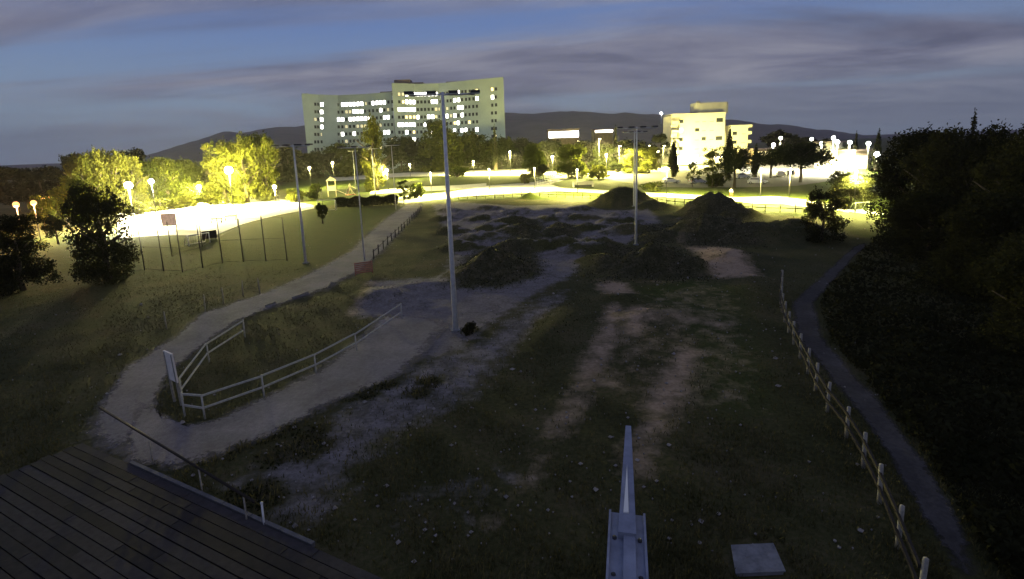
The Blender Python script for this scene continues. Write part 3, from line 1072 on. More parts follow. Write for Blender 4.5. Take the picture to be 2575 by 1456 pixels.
mast(1146, 832, 232, 'tallest galvanised floodlight mast rising from the gravel straight, with crossarm', .15, 4, .12)
mast(1599, 616, 319, 'galvanised floodlight mast standing behind the dark table top jump', .13, 4, 0)
mast(1594, 520, 331, 'thinner floodlight mast between the peaked mounds, just behind another mast', .12, 4, .2)
mast(769, 662, 364, 'galvanised floodlight mast between the pitch and the gravel path', .13, 4, -.2)
mast(917, 655, 368, 'grey floodlight mast on the gravel path edge by the orange barrier', .07, 3, .1)
mast(895, 474, 379, 'far slim floodlight mast behind the play tower', .13, 3, .1)
mast(944, 490, 373, 'far slim floodlight mast in front of the pale poplar', .15, 3, -.1)
mast(996, 528, 364, 'slim floodlight mast at the hedge end by the gravel path', .07, 3, .1)


# ------------------------------------------------------------------ fences
def walk(P, step):
    P = [Vector((p.x, p.y, 0)) for p in P]
    out, carry = [P[0]], 0.0
    for a, b in zip(P[:-1], P[1:]):
        L = (b - a).length
        s = step - carry
        while s <= L:
            out.append(a.lerp(b, s / L))
            s += step
        carry = L - (s - step)
    return out


def rail_fence(label, pts, step, zr, h, pm, rm, pw=.10, rw=.08, name='post_and_rail_fence', group=None, lean=.02, fixed=False, rh=None):
    Q = [Vector((p.x, p.y, 0)) for p in pts] if fixed else walk(pts, step)
    o0 = Q[0].copy()
    o0.z = tz(o0)
    o = thing(name, label, 'fence', o0, 0, group)
    loc = []
    for q in Q:
        q.z = tz(q)
        l = q - o0
        loc.append(l)
        top = l + Vector((random.uniform(-lean, lean), random.uniform(-lean, lean), h * random.uniform(.96, 1.04)))
        part('post', MB().tube([l - Vector((0, 0, .25)), top], [pw * .55, pw * .48], 7), pm, o)
    for a, b in zip(loc[:-1], loc[1:]):
        for z in zr:
            d = (b - a).normalized()
            sd = Vector((-d.y, d.x, 0)) * (pw * .55)
            j = random.uniform(-.02, .02)
            part('rail', MB().beam(a + Vector((0, 0, z + j)) + sd, b + Vector((0, 0, z - j)) + sd, rw * .6, rh or rw), rm, o)
    return o


A = lambda L, z=0: [at(x, y, z) for x, y in L]
rail_fence('pale two rail wooden fence along the gravel straight, long side of the grass island', A([(461, 1022), (512, 1028), (662, 975), (793, 918), (895, 865), (1010, 787)], .45), 3, (.45, .95), 1.0,
           M['railwood'], M['railwood'], .07, .075, 'wooden_rail_fence', None, .01, True)
rail_fence('pale two rail wooden fence, short side of the grass island by the gravel path', A([(451, 952), (520, 866), (611, 808)], .95), 3, (.45, .95), 1.0, M['railwood'], M['railwood'], .07, .075,
           'wooden_rail_fence', None, .01, True)
rail_fence('post and rail fence with pale posts beside the dark footpath', A([(2310, 1520), (2278, 1435), (2229, 1304), (2175, 1183), (2124, 1094), (2081, 1040), (2050, 983), (2022, 920), (1995, 865), (1975, 820), (1962, 770), (1966, 715)]), 1.7,
           (.5, .92), 1.15, M['palewood'], M['darkwood'], .12, .10, 'post_and_rail_fence', None, .05)
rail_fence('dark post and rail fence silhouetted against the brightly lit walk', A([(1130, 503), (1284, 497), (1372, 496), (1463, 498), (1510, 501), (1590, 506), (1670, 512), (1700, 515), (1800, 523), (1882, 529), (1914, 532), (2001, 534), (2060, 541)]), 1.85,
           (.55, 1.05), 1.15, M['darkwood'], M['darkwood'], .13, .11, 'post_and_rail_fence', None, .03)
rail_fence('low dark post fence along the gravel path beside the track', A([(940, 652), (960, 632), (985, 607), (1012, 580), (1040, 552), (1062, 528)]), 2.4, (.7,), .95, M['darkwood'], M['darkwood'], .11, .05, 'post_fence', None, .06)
rail_fence('thin wire fence on pale stakes between the rough grass and the gravel path', A([(420, 830), (516, 784), (563, 764), (611, 744), (654, 738)]), 3, (.5, 1.0), 1.2, M['palewood'], M['net'], .08, .012, 'wire_fence', None, .05, True)
rail_fence('tall ball stop fence with dark posts on the near side of the pitch', A([(300, 690), (364, 679), (412, 682), (459, 684), (510, 673), (560, 662), (612, 658), (669, 657), (722, 655)]), 3, (.1, 2.2, 4.2), 4.3, M['darksteel'], M['darksteel'], .085, .018, 'ball_stop_fence', None, .04, True)
rail_fence('tall ball stop fence with dark posts at the far corner of the pitch', A([(433, 645), (509, 620), (599, 573), (705, 530), (812, 520)]), 3, (.1, 3.0), 3.6, M['darksteel'], M['darksteel'], .09, .022, 'ball_stop_fence', None, .04, True)
# handrail beside the deck
hr = thing('handrail', 'dark handrail on thin pale posts above the wooden deck', 'handrail', at(612, 1302))
b0 = at(612, 1302)
ra, rb = at(250, 1025, .85), at(640, 1262, .85)
part('rail', MB().tube([ra - b0, ra.lerp(rb, .5) - b0, rb - b0], .04, 8), M['darkwood'], hr)
for px, py in ((375, 1108), (500, 1180), (612, 1246)):
    p = at(px, py, .85)
    part('post', MB().tube([(p.x - b0.x, p.y - b0.y, -.1), (p.x - b0.x, p.y - b0.y, .84)], .022, 8), M['greywood'], hr)
st = at(665, 1326)
o = thing('steel_stake', 'short pale stake on the kerb past the handrail end', 'stake', st)
part('shaft', MB().tube([(0, 0, -.15), (0, .02, .72)], .028, 8), M['steel'], o)
part('cap', MB().ball((0, .02, .73), .04, 8, 5), M['steel'], o)
# kerb and dark plank deck
ka, kb = at(330, 1170, 0), at(790, 1378, 0)
kd = (kb - ka).normalized()
kn = Vector((-kd.y, kd.x, 0))
if kn.y > 0:
    kn = -kn
L = (kb - ka).length
kerb = thing('concrete_kerb', 'pale concrete kerb along the edge of the plank deck', 'kerb', ka)
nk = 7
for i in range(nk):
    part('kerb_stone', MB().beam(kd * (L * i / nk + .01) + Vector((0, 0, .06)), kd * (L * (i + 1) / nk - .01) + Vector((0, 0, .06)), .11, .18), M['kerb'], kerb)
dm = M['deckwood']
_t = dm.node_tree
_b = _t.nodes['Principled BSDF']
_src = _b.inputs['Base Color'].links[0].from_socket
_oi = nd(_t, 'ShaderNodeObjectInfo')
_hv = nd(_t, 'ShaderNodeHueSaturation')
_mr = nd(_t, 'ShaderNodeMapRange')
_mr.inputs[3].default_value = .55
_mr.inputs[4].default_value = 1.9
_t.links.new(_oi.outputs['Random'], _mr.inputs[0])
_t.links.new(_mr.outputs[0], _hv.inputs['Value'])
_t.links.new(_src, _hv.inputs['Color'])
_t.links.new(_hv.outputs[0], _b.inputs['Base Color'])
deck = thing('plank_deck', 'dark wooden plank deck below the handrail', 'deck', ka)
for i in range(20):
    off = kn * (.22 + i * .30)
    z = .10 + .012 * i + random.uniform(-.008, .008)
    cut_ = [-3.0 + random.uniform(-.1, .1), random.uniform(.5, 2.5), L * .5 + random.uniform(-1.2, 1.2), L + random.uniform(-.5, 1.5), L + 6 + random.uniform(-.2, .2)]
    for u0, u1 in zip(cut_[:-1], cut_[1:]):
        part('plank', MB().beam(off + kd * (u0 + .008) + Vector((0, 0, z + random.uniform(-.006, .006))), off + kd * (u1 - .008) + Vector((0, 0, z + random.uniform(-.006, .006))), .262 + random.uniform(-.012, .010), .06), M['deckwood'], deck)
for q in (-2, .3 * L, .7 * L, L + 4):
    part('joist', MB().beam(kd * q + kn * .1 + Vector((0, 0, .02)), kd * q + kn * 6.1 + Vector((0, 0, .12)), .12, .12), M['darkwood'], deck)

# sign board on the corner of the island
sb = at(457, 1018)
d1 = (at(424, 1000) - sb).normalized()
o = thing('notice_board', 'tall narrow pale notice board on legs at the corner of the rail fence', 'sign', sb)
sd = Vector((d1.x, d1.y, 0)).normalized()
for s in (-.02, .62):
    part('leg', MB().beam(sd * s + Vector((0, 0, -.2)), sd * s + Vector((-.10, 0, 2.2)), .08, .08), M['palewood'], o)
q0, q1 = sd * -.08, sd * .70
mb = MB()
tck = Vector((-sd.y, sd.x, 0)) * .03
vs = []
for s in (-1, 1):
    for q in (q0, q1):
        for z, lx in ((1.0, -.045), (2.25, -.10)):
            vs.append(q + tck * s + Vector((lx, 0, z)))
mb.add(vs, [(0, 1, 3, 2), (4, 6, 7, 5), (0, 2, 6, 4), (1, 5, 7, 3), (0, 4, 5, 1), (2, 3, 7, 6)])
part('board', mb, M['whiteboard'], o)

# orange barrier by the mast
ob = at(916, 690)
o = thing('orange_barrier', 'faded orange plastic barrier leaning beside the gravel path', 'barrier', ob, .5)
for s in (-.7, .7):
    part('post', MB().tube([(s, 0, -.1), (s, 0, 1.1)], .03, 6), M['orange'], o)
for k in range(6):
    part('slat', MB().box((0, .02, .2 + k * .16), (1.5, .03, .10)), M['orange'], o)

# pale timber edging pieces by the path
for i, (a, b_) in enumerate((((668, 772), (692, 764)), ((735, 752), (775, 738)), ((822, 725), (832, 712)))):
    p, q = at(*a), at(*b_)
    o = tag(link('edging_board', MB().beam((0, 0, .07), (q.x - p.x, q.y - p.y, .09), .10, .16).mesh('edging_board', [M['palewood']]), None, p), None)
    tag(o, 'pale timber edging board lying along the grassy edge of the gravel path', 'board', 'edging boards of the gravel path')

# steel mast the view is taken from, seen along its arm
pa, pb, pcn = at(1577, 1500, 9.0), at(1577, 1281, 9.0), at(1580, 1086, 9.0)
o = thing('steel_mast', 'galvanised steel arm with tapered tip pointing over the track', 'mast', (pa.x - (pb - pa).normalized().x * .6, pa.y - (pb - pa).normalized().y * .6, 0))
b0 = Vector(o.location)
part('pole', MB().tube([(0, 0, -.3), (0, 0, 8.95)], [.16, .10], 14), M['armsteel'], o)
d = (pb - pa).normalized()
s0 = pa - b0 - d * .62
a0, a1, a2 = s0, pb - b0 + Vector((0, 0, -.02)), pcn - b0
nrm = Vector((d.y, -d.x, 0))
ch = part('arm', MB().beam(a0, a1, .092, .012), M['armsteel'], o)
for s in (-1, 1):
    part('flange', MB().beam(a0 + nrm * .046 * s + Vector((0, 0, .013)), a1 + nrm * .046 * s + Vector((0, 0, .006)), .006, .016), M['armsteel'], o)
part('web', MB().beam(a0 + nrm * .006 + Vector((0, 0, .018)), a1 + nrm * .006 + Vector((0, 0, .012)), .030, .014), M['armsteel'], o)
mb = MB()
vs = []
for p, w, h in ((a1 - d * .10, .046, .022), (a2, .019, .012)):
    for su, sv in ((-1, -1), (1, -1), (1, 1), (-1, 1)):
        vs.append(p + nrm * (w / 2 * su) + Vector((0, 0, .018 + h / 2 * sv)))
mb.add(vs, [(3, 2, 1, 0), (4, 5, 6, 7), (0, 1, 5, 4), (1, 2, 6, 5), (2, 3, 7, 6), (3, 0, 4, 7)])
part('tip', mb, M['armsteel'], o)
mb = MB()
e0, e1 = a1 - d * .03, a1.lerp(a2, .45)
mb.add([e0 - nrm * .010 + Vector((0, 0, .034)), e0 + nrm * .004 + Vector((0, 0, .036)), e1 - nrm * .002 + Vector((0, 0, .032)), e0 - nrm * .010 + Vector((0, 0, .030)), e0 + nrm * .004 + Vector((0, 0, .030)), e1 - nrm * .002 + Vector((0, 0, .028))],
       [(0, 1, 2), (5, 4, 3), (0, 3, 4, 1), (1, 4, 5, 2), (2, 5, 3, 0)])
for q_ in (.10, .22, .34):
    for s in (-1, 1):
        c_ = a1 - d * q_ + nrm * .032 * s
        part('bolt', MB().tube([c_ + Vector((0, 0, .004)), c_ + Vector((0, 0, .013))], .006, 6), M['darksteel'], o)
part('wedge', mb, M['whitepaint'], o)

# utility plinth in the grass
cn = [at(1838, 1370, .12), at(1945, 1365, .12), at(1976, 1436, .12), at(1850, 1442, .12)]
c0 = sum((Vector((p.x, p.y, 0)) for p in cn), Vector()) / 4
o = thing('concrete_plinth', 'grey square concrete plinth sitting in dark grass by the steel arm', 'plinth', c0)
poly = [(p.x - c0.x, p.y - c0.y) for p in cn]
if sum(poly[i][0] * poly[(i + 1) % 4][1] - poly[(i + 1) % 4][0] * poly[i][1] for i in range(4)) < 0:
    poly.reverse()
part('base', MB().prism([(x * .93, y * .93) for x, y in poly], -.1, .09), M['concrete'], o)
part('lid', MB().prism(poly, .092, .12), mat('plinth lid', (.15, .155, .17), .85, 0, .3, 5, .5), o)


# ------------------------------------------------------------------ goals, playground, railing
def goal(px, py, rz, w, h, label):
    g = at(px, py)
    o = thing('football_goal', label, 'goal', g, rz)
    part('crossbar', MB().tube([(-w / 2, 0, h), (w / 2, 0, h)], .06, 8), M['whitepaint'], o)
    for s in (-1, 1):
        part('post', MB().tube([(s * w / 2, 0, -.1), (s * w / 2, 0, h + .05)], .06, 8), M['whitepaint'], o)
        part('back_stay', MB().tube([(s * w / 2, 0, h), (s * w / 2, .5, h - .1), (s * w / 2, 1.1, .03)], .03, 6), M['whitepaint'], o)
    part('ground_bar', MB().tube([(-w / 2, 1.1, .03), (w / 2, 1.1, .03)], .03, 6), M['whitepaint'], o)
    mb = MB()
    for k in range(13):
        x = -w / 2 + w * k / 12
        mb.tube([(x, .02, h), (x, .5, h - .1), (x, 1.1, .03)], .008, 3, 0, False)
    for z, y in ((h - .05, .25), (h * .75, .62), (h * .5, .78), (h * .25, .95)):
        mb.tube([(-w / 2, y, z), (w / 2, y, z)], .008, 3, 0, False)
    part('net', mb, M['net'], o)


goal(822, 530, .10, 3.1, 1.95, 'white football goal before the dark hedge at the far end of the pitch')
goal(502, 614, 1.0, 2.4, 1.2, 'small white goal beside a dark board on the near end of the pitch')
goal(2167, 533, .15, 2.0, 1.25, 'small white goal frame on the lit grass under the big dark trees')
g = at(528, 602)
o = thing('dark_board', 'dark upright board standing next to the small goal', 'board', g, .9)
part('panel', MB().box((0, 0, .6), (1.7, .06, 1.0)), M['darkwood'], o)
for s in (-.7, .7):
    part('leg', MB().box((s, .02, .3), (.07, .07, .7)), M['darkwood'], o)
g = at(428, 578)
o = thing('notice_sign', 'pale pinkish panel on posts in front of the bright plaza', 'sign', g, .3)
part('panel', MB().box((0, 0, 1.5), (1.9, .08, 1.8)), mat('pale panel', (.74, .70, .66), .8), o)
for s in (-.9, .9):
    part('leg', MB().box((s, .05, .5), (.08, .06, 1.3)), M['greywood'], o)
# benches and racks on the plaza
for px, py, rz in ((545, 562, .2), (580, 555, .3)):
    g = at(px, py)
    o = thing('park_bench', 'park bench standing on the bright plaza near the pitch', 'bench', g, rz, 'benches on the plaza')
    for k in range(3):
        part('seat_slat', MB().box((0, -.14 + k * .14, .46), (1.7, .11, .04)), M['greywood'], o)
    for k in range(2):
        part('back_slat', MB().box((0, .26, .66 + k * .16), (1.7, .04, .12)), M['greywood'], o)
    for s in (-.7, .7):
        part('leg', MB().box((s, .05, .22), (.06, .42, .44)), M['darksteel'], o)
        part('back_leg', MB().box((s, .30, .6), (.06, .04, .6)), M['darksteel'], o)
# play tower
g = at(836, 494)
o = thing('play_tower', 'cream play tower with slide behind the dark hedge', 'playground', g, .3)
for sx in (-1, 1):
    for sy in (-1, 1):
        part('post', MB().box((sx * .9, sy * .9, 1.9), (.14, .14, 3.8)), M['playcream'], o)
part('platform', MB().box((0, 0, 1.5), (2.0, 2.0, .12)), M['playcream'], o)
part('panel', MB().box((0, -.98, 2.1), (1.9, .05, 1.0)), M['playcream'], o)
part('panel', MB().box((-.98, 0, 2.1), (.05, 1.9, 1.0)), M['playred'], o)
mb = MB()
mb.add([(-1.2, -1.2, 3.8), (1.2, -1.2, 3.8), (1.2, 1.2, 3.8), (-1.2, 1.2, 3.8), (0, 0, 4.8)], [(0, 1, 4), (1, 2, 4), (2, 3, 4), (3, 0, 4), (3, 2, 1, 0)])
part('roof', mb, M['playcream'], o)
part('slide', MB().beam((1.0, 0, 1.5), (3.6, -.3, .15), .7, .08), M['playcream'], o)
g = at(881, 490)
o = thing('spring_rocker', 'small cream climbing shape with outstretched arm beside the play tower', 'playground', g, 0)
part('body', MB().tube([(-.9, 0, 0), (-.2, 0, 1.7), (.1, 0, 2.7)], [.35, .28, .15], 8), M['playcream'], o)
part('support', MB().tube([(.9, 0, 0), (.2, 0, 1.5)], [.2, .15], 8), M['playcream'], o)
part('arm', MB().tube([(.1, 0, 2.2), (1.3, 0, 1.5)], .12, 8), M['playcream'], o)
part('platform', MB().box((0, 0, .05), (2.4, .9, .12)), M['playred'], o)

# ramp railing
for pts, lb in ((A([(1352, 468), (1400, 456), (1440, 446), (1492, 438)]), 'pale tubular railing along the near side of the ramp walk'), (A([(1346, 458), (1400, 446), (1440, 437)]), 'pale tubular railing along the far side of the ramp walk')):
    rail_fence(lb, pts, 2.2, (.15, .6, 1.2), 1.3, M['whitepaint'], M['whitepaint'], .10, .10, 'ramp_railing', None, 0)
g = at(1466, 470)
o = thing('concrete_culvert', 'low pale concrete culvert headwall in the bank under the ramp', 'culvert', g, .05)
part('wall', MB().box((0, .3, .9), (5.0, .3, .8)), M['pave'], o)
for s in (-1, 1):
    part('side_wall', MB().box((s * 2.35, -.25, .45), (.3, .8, .9)), M['pave'], o)
part('opening', MB().box((0, .1, .25), (4.4, .08, .5)), M['darksteel'], o)


# ------------------------------------------------------------------ cars
def car(px, py, rz, paint, label, van=False):
    g = at(px, py)
    o = thing('parked_van' if van else 'parked_car', label, 'van' if van else 'car', g, rz)
    Lc, Wd = (4.9, 1.9) if van else (4.0, 1.72)
    h = 1.95 if van else 1.46
    # side profile from rear to front
    if van:
        low = [(-2.4, .12), (-2.42, 1.0), (2.35, 1.0), (2.45, .75), (2.42, .12)]
        cab = [(-2.38, 1.0), (-2.3, h), (1.1, h), (1.9, 1.0)]
    else:
        low = [(-1.95, .32), (-2.0, .85), (-1.85, .95), (.95, .95), (1.85, .80), (2.0, .6), (1.96, .32)]
        cab = [(-1.8, .95), (-1.45, h - .04), (-1.2, h), (.05, h), (.9, .95)]

    def ext(prof, w0, w1, m):
        mb = MB()
        zs = [p[1] for p in prof]
        za, zb = min(zs), max(zs)
        vs = []
        for s in (-1, 1):
            for x, z in prof:
                w = w0 + (w1 - w0) * (z - za) / (zb - za)
                vs.append((x, s * w / 2, z))
        n = len(prof)
        fs = [tuple(range(n)), tuple(range(2 * n - 1, n - 1, -1))] + [(i, n + i, n + (i + 1) % n, (i + 1) % n) for i in range(n)]
        return mb.add(vs, fs)
    part('body', ext(low, Wd, Wd * .98, 0), M[paint], o)
    part('cabin', ext(cab, Wd * .96, Wd * .76, 0), M[paint], o)
    zc = .5 * (.98 + h)
    wx = (-1.35, .45) if not van else (-.2, 1.25)
    for s in (-1, 1):
        yw = Wd * (.96 + .76) / 4 + .012
        part('side_window', MB().box(((wx[0] + wx[1]) / 2, s * yw, zc), (wx[1] - wx[0], .04, (h - 1.0) * .55)), M['glassdark'], o)
        part('headlight', MB().box(((2.41 if van else 1.93), s * Wd * .36, .68), (.06, .3, .14)), M['clearlens'], o)
        part('tail_light', MB().box(((-2.42 if van else -1.99), s * Wd * .40, .78), (.06, .2, .22)), M['redlens'], o)
        for x in ((-1.5, 1.55) if van else (-1.25, 1.3)):
            w = part('wheel', MB().tube([(x, s * (Wd / 2 - .20), .31), (x, s * (Wd / 2 + .02), .31)], .31, 14), M['tyre'], o)
            part('rim', MB().tube([(x, s * (Wd / 2 + .021), .31), (x, s * (Wd / 2 + .03), .31)], .19, 10), M['carsilver'], w)
    fx = (1.5, 1.62) if van else (.5, .62)
    part('windscreen', MB().beam((fx[0] - (.36 if van else .4), 0, h - .12), (fx[0] + (.36 if van else .28), 0, 1.06), Wd * .7, .05), M['glassdark'], o)
    part('bumper', MB().box((2.44 if van else 1.98, 0, .42), (.1, Wd * .9, .18)), M['darksteel'], o)
    return o


car(1905, 463, -.75, 'carwhite', 'white hatchback parked alone on the open asphalt before the cypress')
car(1686, 461, .1, 'carwhite', 'white car in full lamplight near the thick cypress foot')
car(1872, 438, .3, 'carwhite', 'white van parked behind the round dark pine', True)
car(1866, 449, .2, 'carsilver', 'silver car parked in front of the white van')
car(1962, 444, 1.2, 'carwhite', 'small white car glimpsed under the umbrella pines')
car(1985, 441, 1.3, 'cardark', 'dark car under the broad umbrella pine')
car(1755, 462, .15, 'carsilver', 'silver car half hidden behind the young leafy tree')


# ------------------------------------------------------------------ person
def person(px, py):
    g = at(px, py)
    o = thing('person', 'person in white top and red trousers with a navy backpack on the lit walk', 'person', g, 0)
    V_ = [(0, 0, .92), (0, 0, 1.15), (0, .01, 1.38), (0, 0, 1.46), (0, -.01, 1.56), (0, -.015, 1.70),
          (.10, 0, .88), (.12, -.10, .48), (.13, .02, .09), (.13, -.13, .04), (-.10, 0, .88), (-.12, .06, .48), (-.12, .18, .10), (-.12, .05, .04),
          (.19, 0, 1.36), (.25, .02, 1.10), (.24, -.12, .88), (.24, -.17, .80), (-.19, 0, 1.36), (-.25, .02, 1.10), (-.24, -.10, .88), (-.24, -.16, .80)]
    E_ = [(0, 1), (1, 2), (2, 3), (3, 4), (4, 5), (0, 6), (6, 7), (7, 8), (8, 9), (0, 10), (10, 11), (11, 12), (12, 13), (2, 14), (14, 15), (15, 16), (16, 17), (2, 18), (18, 19), (19, 20), (20, 21)]
    rad = [.13, .12, .12, .055, .09, .07, .085, .055, .04, .035, .085, .055, .04, .035, .05, .04, .032, .03, .05, .04, .032, .03]
    m = bpy.data.meshes.new('body')
    m.from_pydata(V_, E_, [])
    m.materials.append(M['skin'])
    b = link('body', m, o)
    b.modifiers.new('skin', 'SKIN')
    for i, s in enumerate(m.skin_vertices[0].data):
        s.radius = (rad[i], rad[i])
        s.use_root = i == 0
    b.modifiers.new('sub', 'SUBSURF').levels = 1
    mb = MB().tube([(0, 0, .90), (0, 0, 1.1), (0, .005, 1.3), (0, .005, 1.44)], [.155, .15, .17, .08], 12)
    for s in (1, -1):
        mb.tube([(s * .15, 0, 1.38), (s * .25, .02, 1.10), (s * .24, -.10, .92)], [.072, .060, .05], 8)
    part('shirt', mb, M['clothwhite'], o)
    mb = MB().tube([(0, 0, .80), (0, 0, .95)], [.165, .158], 12)
    mb.tube([(.10, 0, .90), (.12, -.10, .48), (.13, .02, .10)], [.11, .08, .07], 8)
    mb.tube([(-.10, 0, .90), (-.12, .06, .48), (-.12, .18, .11)], [.11, .08, .07], 8)
    part('trousers', mb, M['clothred'], o)
    part('hair', MB().ball((0, .02, 1.66), (.10, .11, .10), 10, 6), M['hair'], o)
    part('backpack', MB().box((.20, .10, 1.15), (.30, .24, .48)), M['clothnavy'], o)


person(1838, 496)


# ------------------------------------------------------------------ trees
def leaf_quads(P, size, seed, flat=.0):
    r = np.random.default_rng(seed)
    n = len(P)
    a = r.normal(size=(n, 3))
    a /= np.linalg.norm(a, axis=1)[:, None]
    b = r.normal(size=(n, 3))
    b -= a * (a * b).sum(1)[:, None]
    b /= np.linalg.norm(b, axis=1)[:, None]
    if flat:
        a[:, 2] *= (1 - flat)
        b[:, 2] *= (1 - flat)
    s = size * r.uniform(.55, 1.25, (n, 1))
    w = s * r.uniform(.45, .8, (n, 1))
    c = np.cross(a, b) * s * .25
    v = np.stack([P - a * s, P - b * w + c, P + a * s, P + b * w + c], 1)
    return v.reshape(-1, 3)


def leaf_mesh(name, V, m):
    n = len(V) // 4
    me = bpy.data.meshes.new(name)
    me.vertices.add(len(V)); me.vertices.foreach_set('co', V.ravel().astype(np.float32))
    me.loops.add(len(V)); me.loops.foreach_set('vertex_index', np.arange(len(V)))
    me.polygons.add(n); me.polygons.foreach_set('loop_start', np.arange(0, len(V), 4)); me.polygons.foreach_set('loop_total', np.full(n, 4))
    me.update(); me.validate()
    me.materials.append(m)
    return me


def crown(kind, seed, n, size):
    """leaf positions in a unit tree: height 1, crown width 1"""
    r = np.random.default_rng(seed)
    lob = []
    if kind == 'broad':
        for k in range(22):
            t = r.uniform(0, 2 * math.pi)
            z = r.uniform(.30, .90)
            rr = .36 * math.sin(math.pi * min(1, max(.05, (z - .12) / .86))) ** .6 * math.sqrt(r.uniform(.2, 1))
            lob.append((rr * math.cos(t), rr * math.sin(t), z, r.uniform(.10, .19), r.uniform(.06, .11)))
    elif kind == 'dense':
        for k in range(46):
            t = r.uniform(0, 2 * math.pi)
            z = r.uniform(.05, .92)
            rr = .38 * (1 - max(0, (z - .35) / .68) ** 2) ** .5 * math.sqrt(r.uniform(.15, 1))
            lob.append((rr * math.cos(t), rr * math.sin(t), z, r.uniform(.12, .22), r.uniform(.06, .12)))
    elif kind == 'poplar':
        for k in range(26):
            t = r.uniform(0, 2 * math.pi)
            z = .16 + .80 * (k + r.uniform(0, 1)) / 26
            rr = .30 * (1 - ((z - .45) / .62) ** 2) * math.sqrt(r.uniform(.1, 1))
            lob.append((rr * math.cos(t), rr * math.sin(t), z, r.uniform(.12, .22) * (1.15 - .6 * z), r.uniform(.06, .11)))
    elif kind == 'cypress':
        for k in range(26):
            z = .05 + .92 * k / 25
            rr = .5 * min(1, (1.02 - z) * 1.7) * min(1, .35 + z * 3)
            t = r.uniform(0, 6.28)
            lob.append((.18 * rr * math.cos(t), .18 * rr * math.sin(t), z, rr * .85, .06))
    elif kind == 'pine':
        for k in range(24):
            t = r.uniform(0, 2 * math.pi)
            q = math.sqrt(r.uniform(0, 1)) * .40
            lob.append((q * math.cos(t), q * math.sin(t), .80 - .9 * q * q + r.uniform(-.26, .02), r.uniform(.13, .19), r.uniform(.10, .16)))
    elif kind == 'conifer':
        for k in range(26):
            z = .12 + .86 * k / 25
            q = .42 * (1.0 - z)
            t = r.uniform(0, 6.28)
            lob.append((.5 * q * math.cos(t), .5 * q * math.sin(t), z, q * r.uniform(.7, 1.1) + .03, .05))
    elif kind == 'sapling':
        for k in range(24):
            t = r.uniform(0, 2 * math.pi)
            z = r.uniform(.22, .95)
            q = .42 * math.sqrt(r.uniform(.05, 1)) * (1.15 - .7 * z)
            lob.append((q * math.cos(t), q * math.sin(t), z, r.uniform(.06, .12), r.uniform(.04, .07)))
    elif kind == 'bush':
        for k in range(16):
            t = r.uniform(0, 2 * math.pi)
            q = .36 * math.sqrt(r.uniform(0, 1))
            lob.append((q * math.cos(t), q * math.sin(t), r.uniform(.15, .80) * (1.1 - q), r.uniform(.14, .22), r.uniform(.14, .22)))
    lob = np.array(lob)
    w = lob[:, 3] ** 2 * lob[:, 4]
    w = np.cbrt(w) ** 2
    i = r.choice(len(lob), n, p=w / w.sum())
    d = r.normal(size=(n, 3))
    d /= np.linalg.norm(d, axis=1)[:, None]
    q = r.uniform(.25, 1.0, (n, 1)) ** .45
    # twig clumps: snap part of the leaves towards random twig ends
    P = lob[i, :3] + d * q * np.stack([lob[i, 3], lob[i, 3], lob[i, 4]], -1)
    k = max(8, n // 26)
    tw = P[r.choice(n, k)]
    j = r.integers(0, k, n)
    use = r.uniform(size=n) < .55
    jit = r.normal(0, .028, (n, 3))
    P[use] = tw[j[use]] + jit[use]
    # stray shoots
    s = r.uniform(size=n) < .04
    P[s] += d[s] * .05
    return P


def trunk_mesh(name, kind, seed):
    r = random.Random(seed)
    mb = MB()
    if kind in ('cypress', 'conifer'):
        mb.tube([(0, 0, -.02), (0, 0, .4), (0, 0, .9)], [.05, .035, .008], 8)
    elif kind == 'bush':
        for k in range(5):
            t = k * 1.3
            mb.tube([(0, 0, -.02), (.15 * math.cos(t), .15 * math.sin(t), .3), (.28 * math.cos(t), .28 * math.sin(t), .6)], [.03, .02, .008], 6)
    else:
        top = .70 if kind != 'pine' else .66
        lean = [(r.uniform(-.02, .02), r.uniform(-.02, .02)) for _ in range(4)]
        mb.tube([(0, 0, -.02), (lean[0][0], lean[0][1], .18), (lean[1][0], lean[1][1], .42), (lean[2][0], lean[2][1], top)], [.040, .030, .023, .008] if kind != 'sapling' else [.014, .011, .008, .004], 9)
        for k in range(8):
            t = k * 2.4 + r.uniform(-.4, .4)
            z0 = r.uniform(.20, .45) if kind != 'pine' else r.uniform(.48, .60)
            q = r.uniform(.22, .36)
            dz = r.uniform(.14, .28)
            s = .5 if kind == 'sapling' else 1
            mb.tube([(lean[1][0] * z0, lean[1][1] * z0, z0), (q * .5 * math.cos(t), q * .5 * math.sin(t), z0 + dz * .6), (q * math.cos(t), q * math.sin(t), z0 + dz)], [.014 * s, .009 * s, .003 * s], 6)
    return mb.mesh(name, [M['bark']])


PRO = {}


def proto(kind, var, n, size, m, wh):
    """wh: crown width over height, so that leaves keep their shape when the unit tree is scaled"""
    key = (kind, var, n, m)
    if key not in PRO:
        P = crown(kind, hash((kind, var)) % 1 + var * 17 + len(kind), n, size)
        P = P * np.array((wh, wh, 1.0))
        V = leaf_quads(P, size, var + 5)
        PRO[key] = (leaf_mesh('crown', V, M[m]), None)
    if (kind, var) not in PRO:
        PRO[(kind, var)] = trunk_mesh('trunk', kind, var)
    return PRO[key][0], PRO[(kind, var)]


NT = {'broad': (7000, .022, .75), 'dense': (9000, .022, .75), 'poplar': (7000, .018, .42), 'cypress': (4500, .016, .20), 'pine': (7000, .022, 1.1), 'conifer': (5000, .018, .42), 'sapling': (2600, .020, .85), 'bush': (2600, .05, 1.3)}


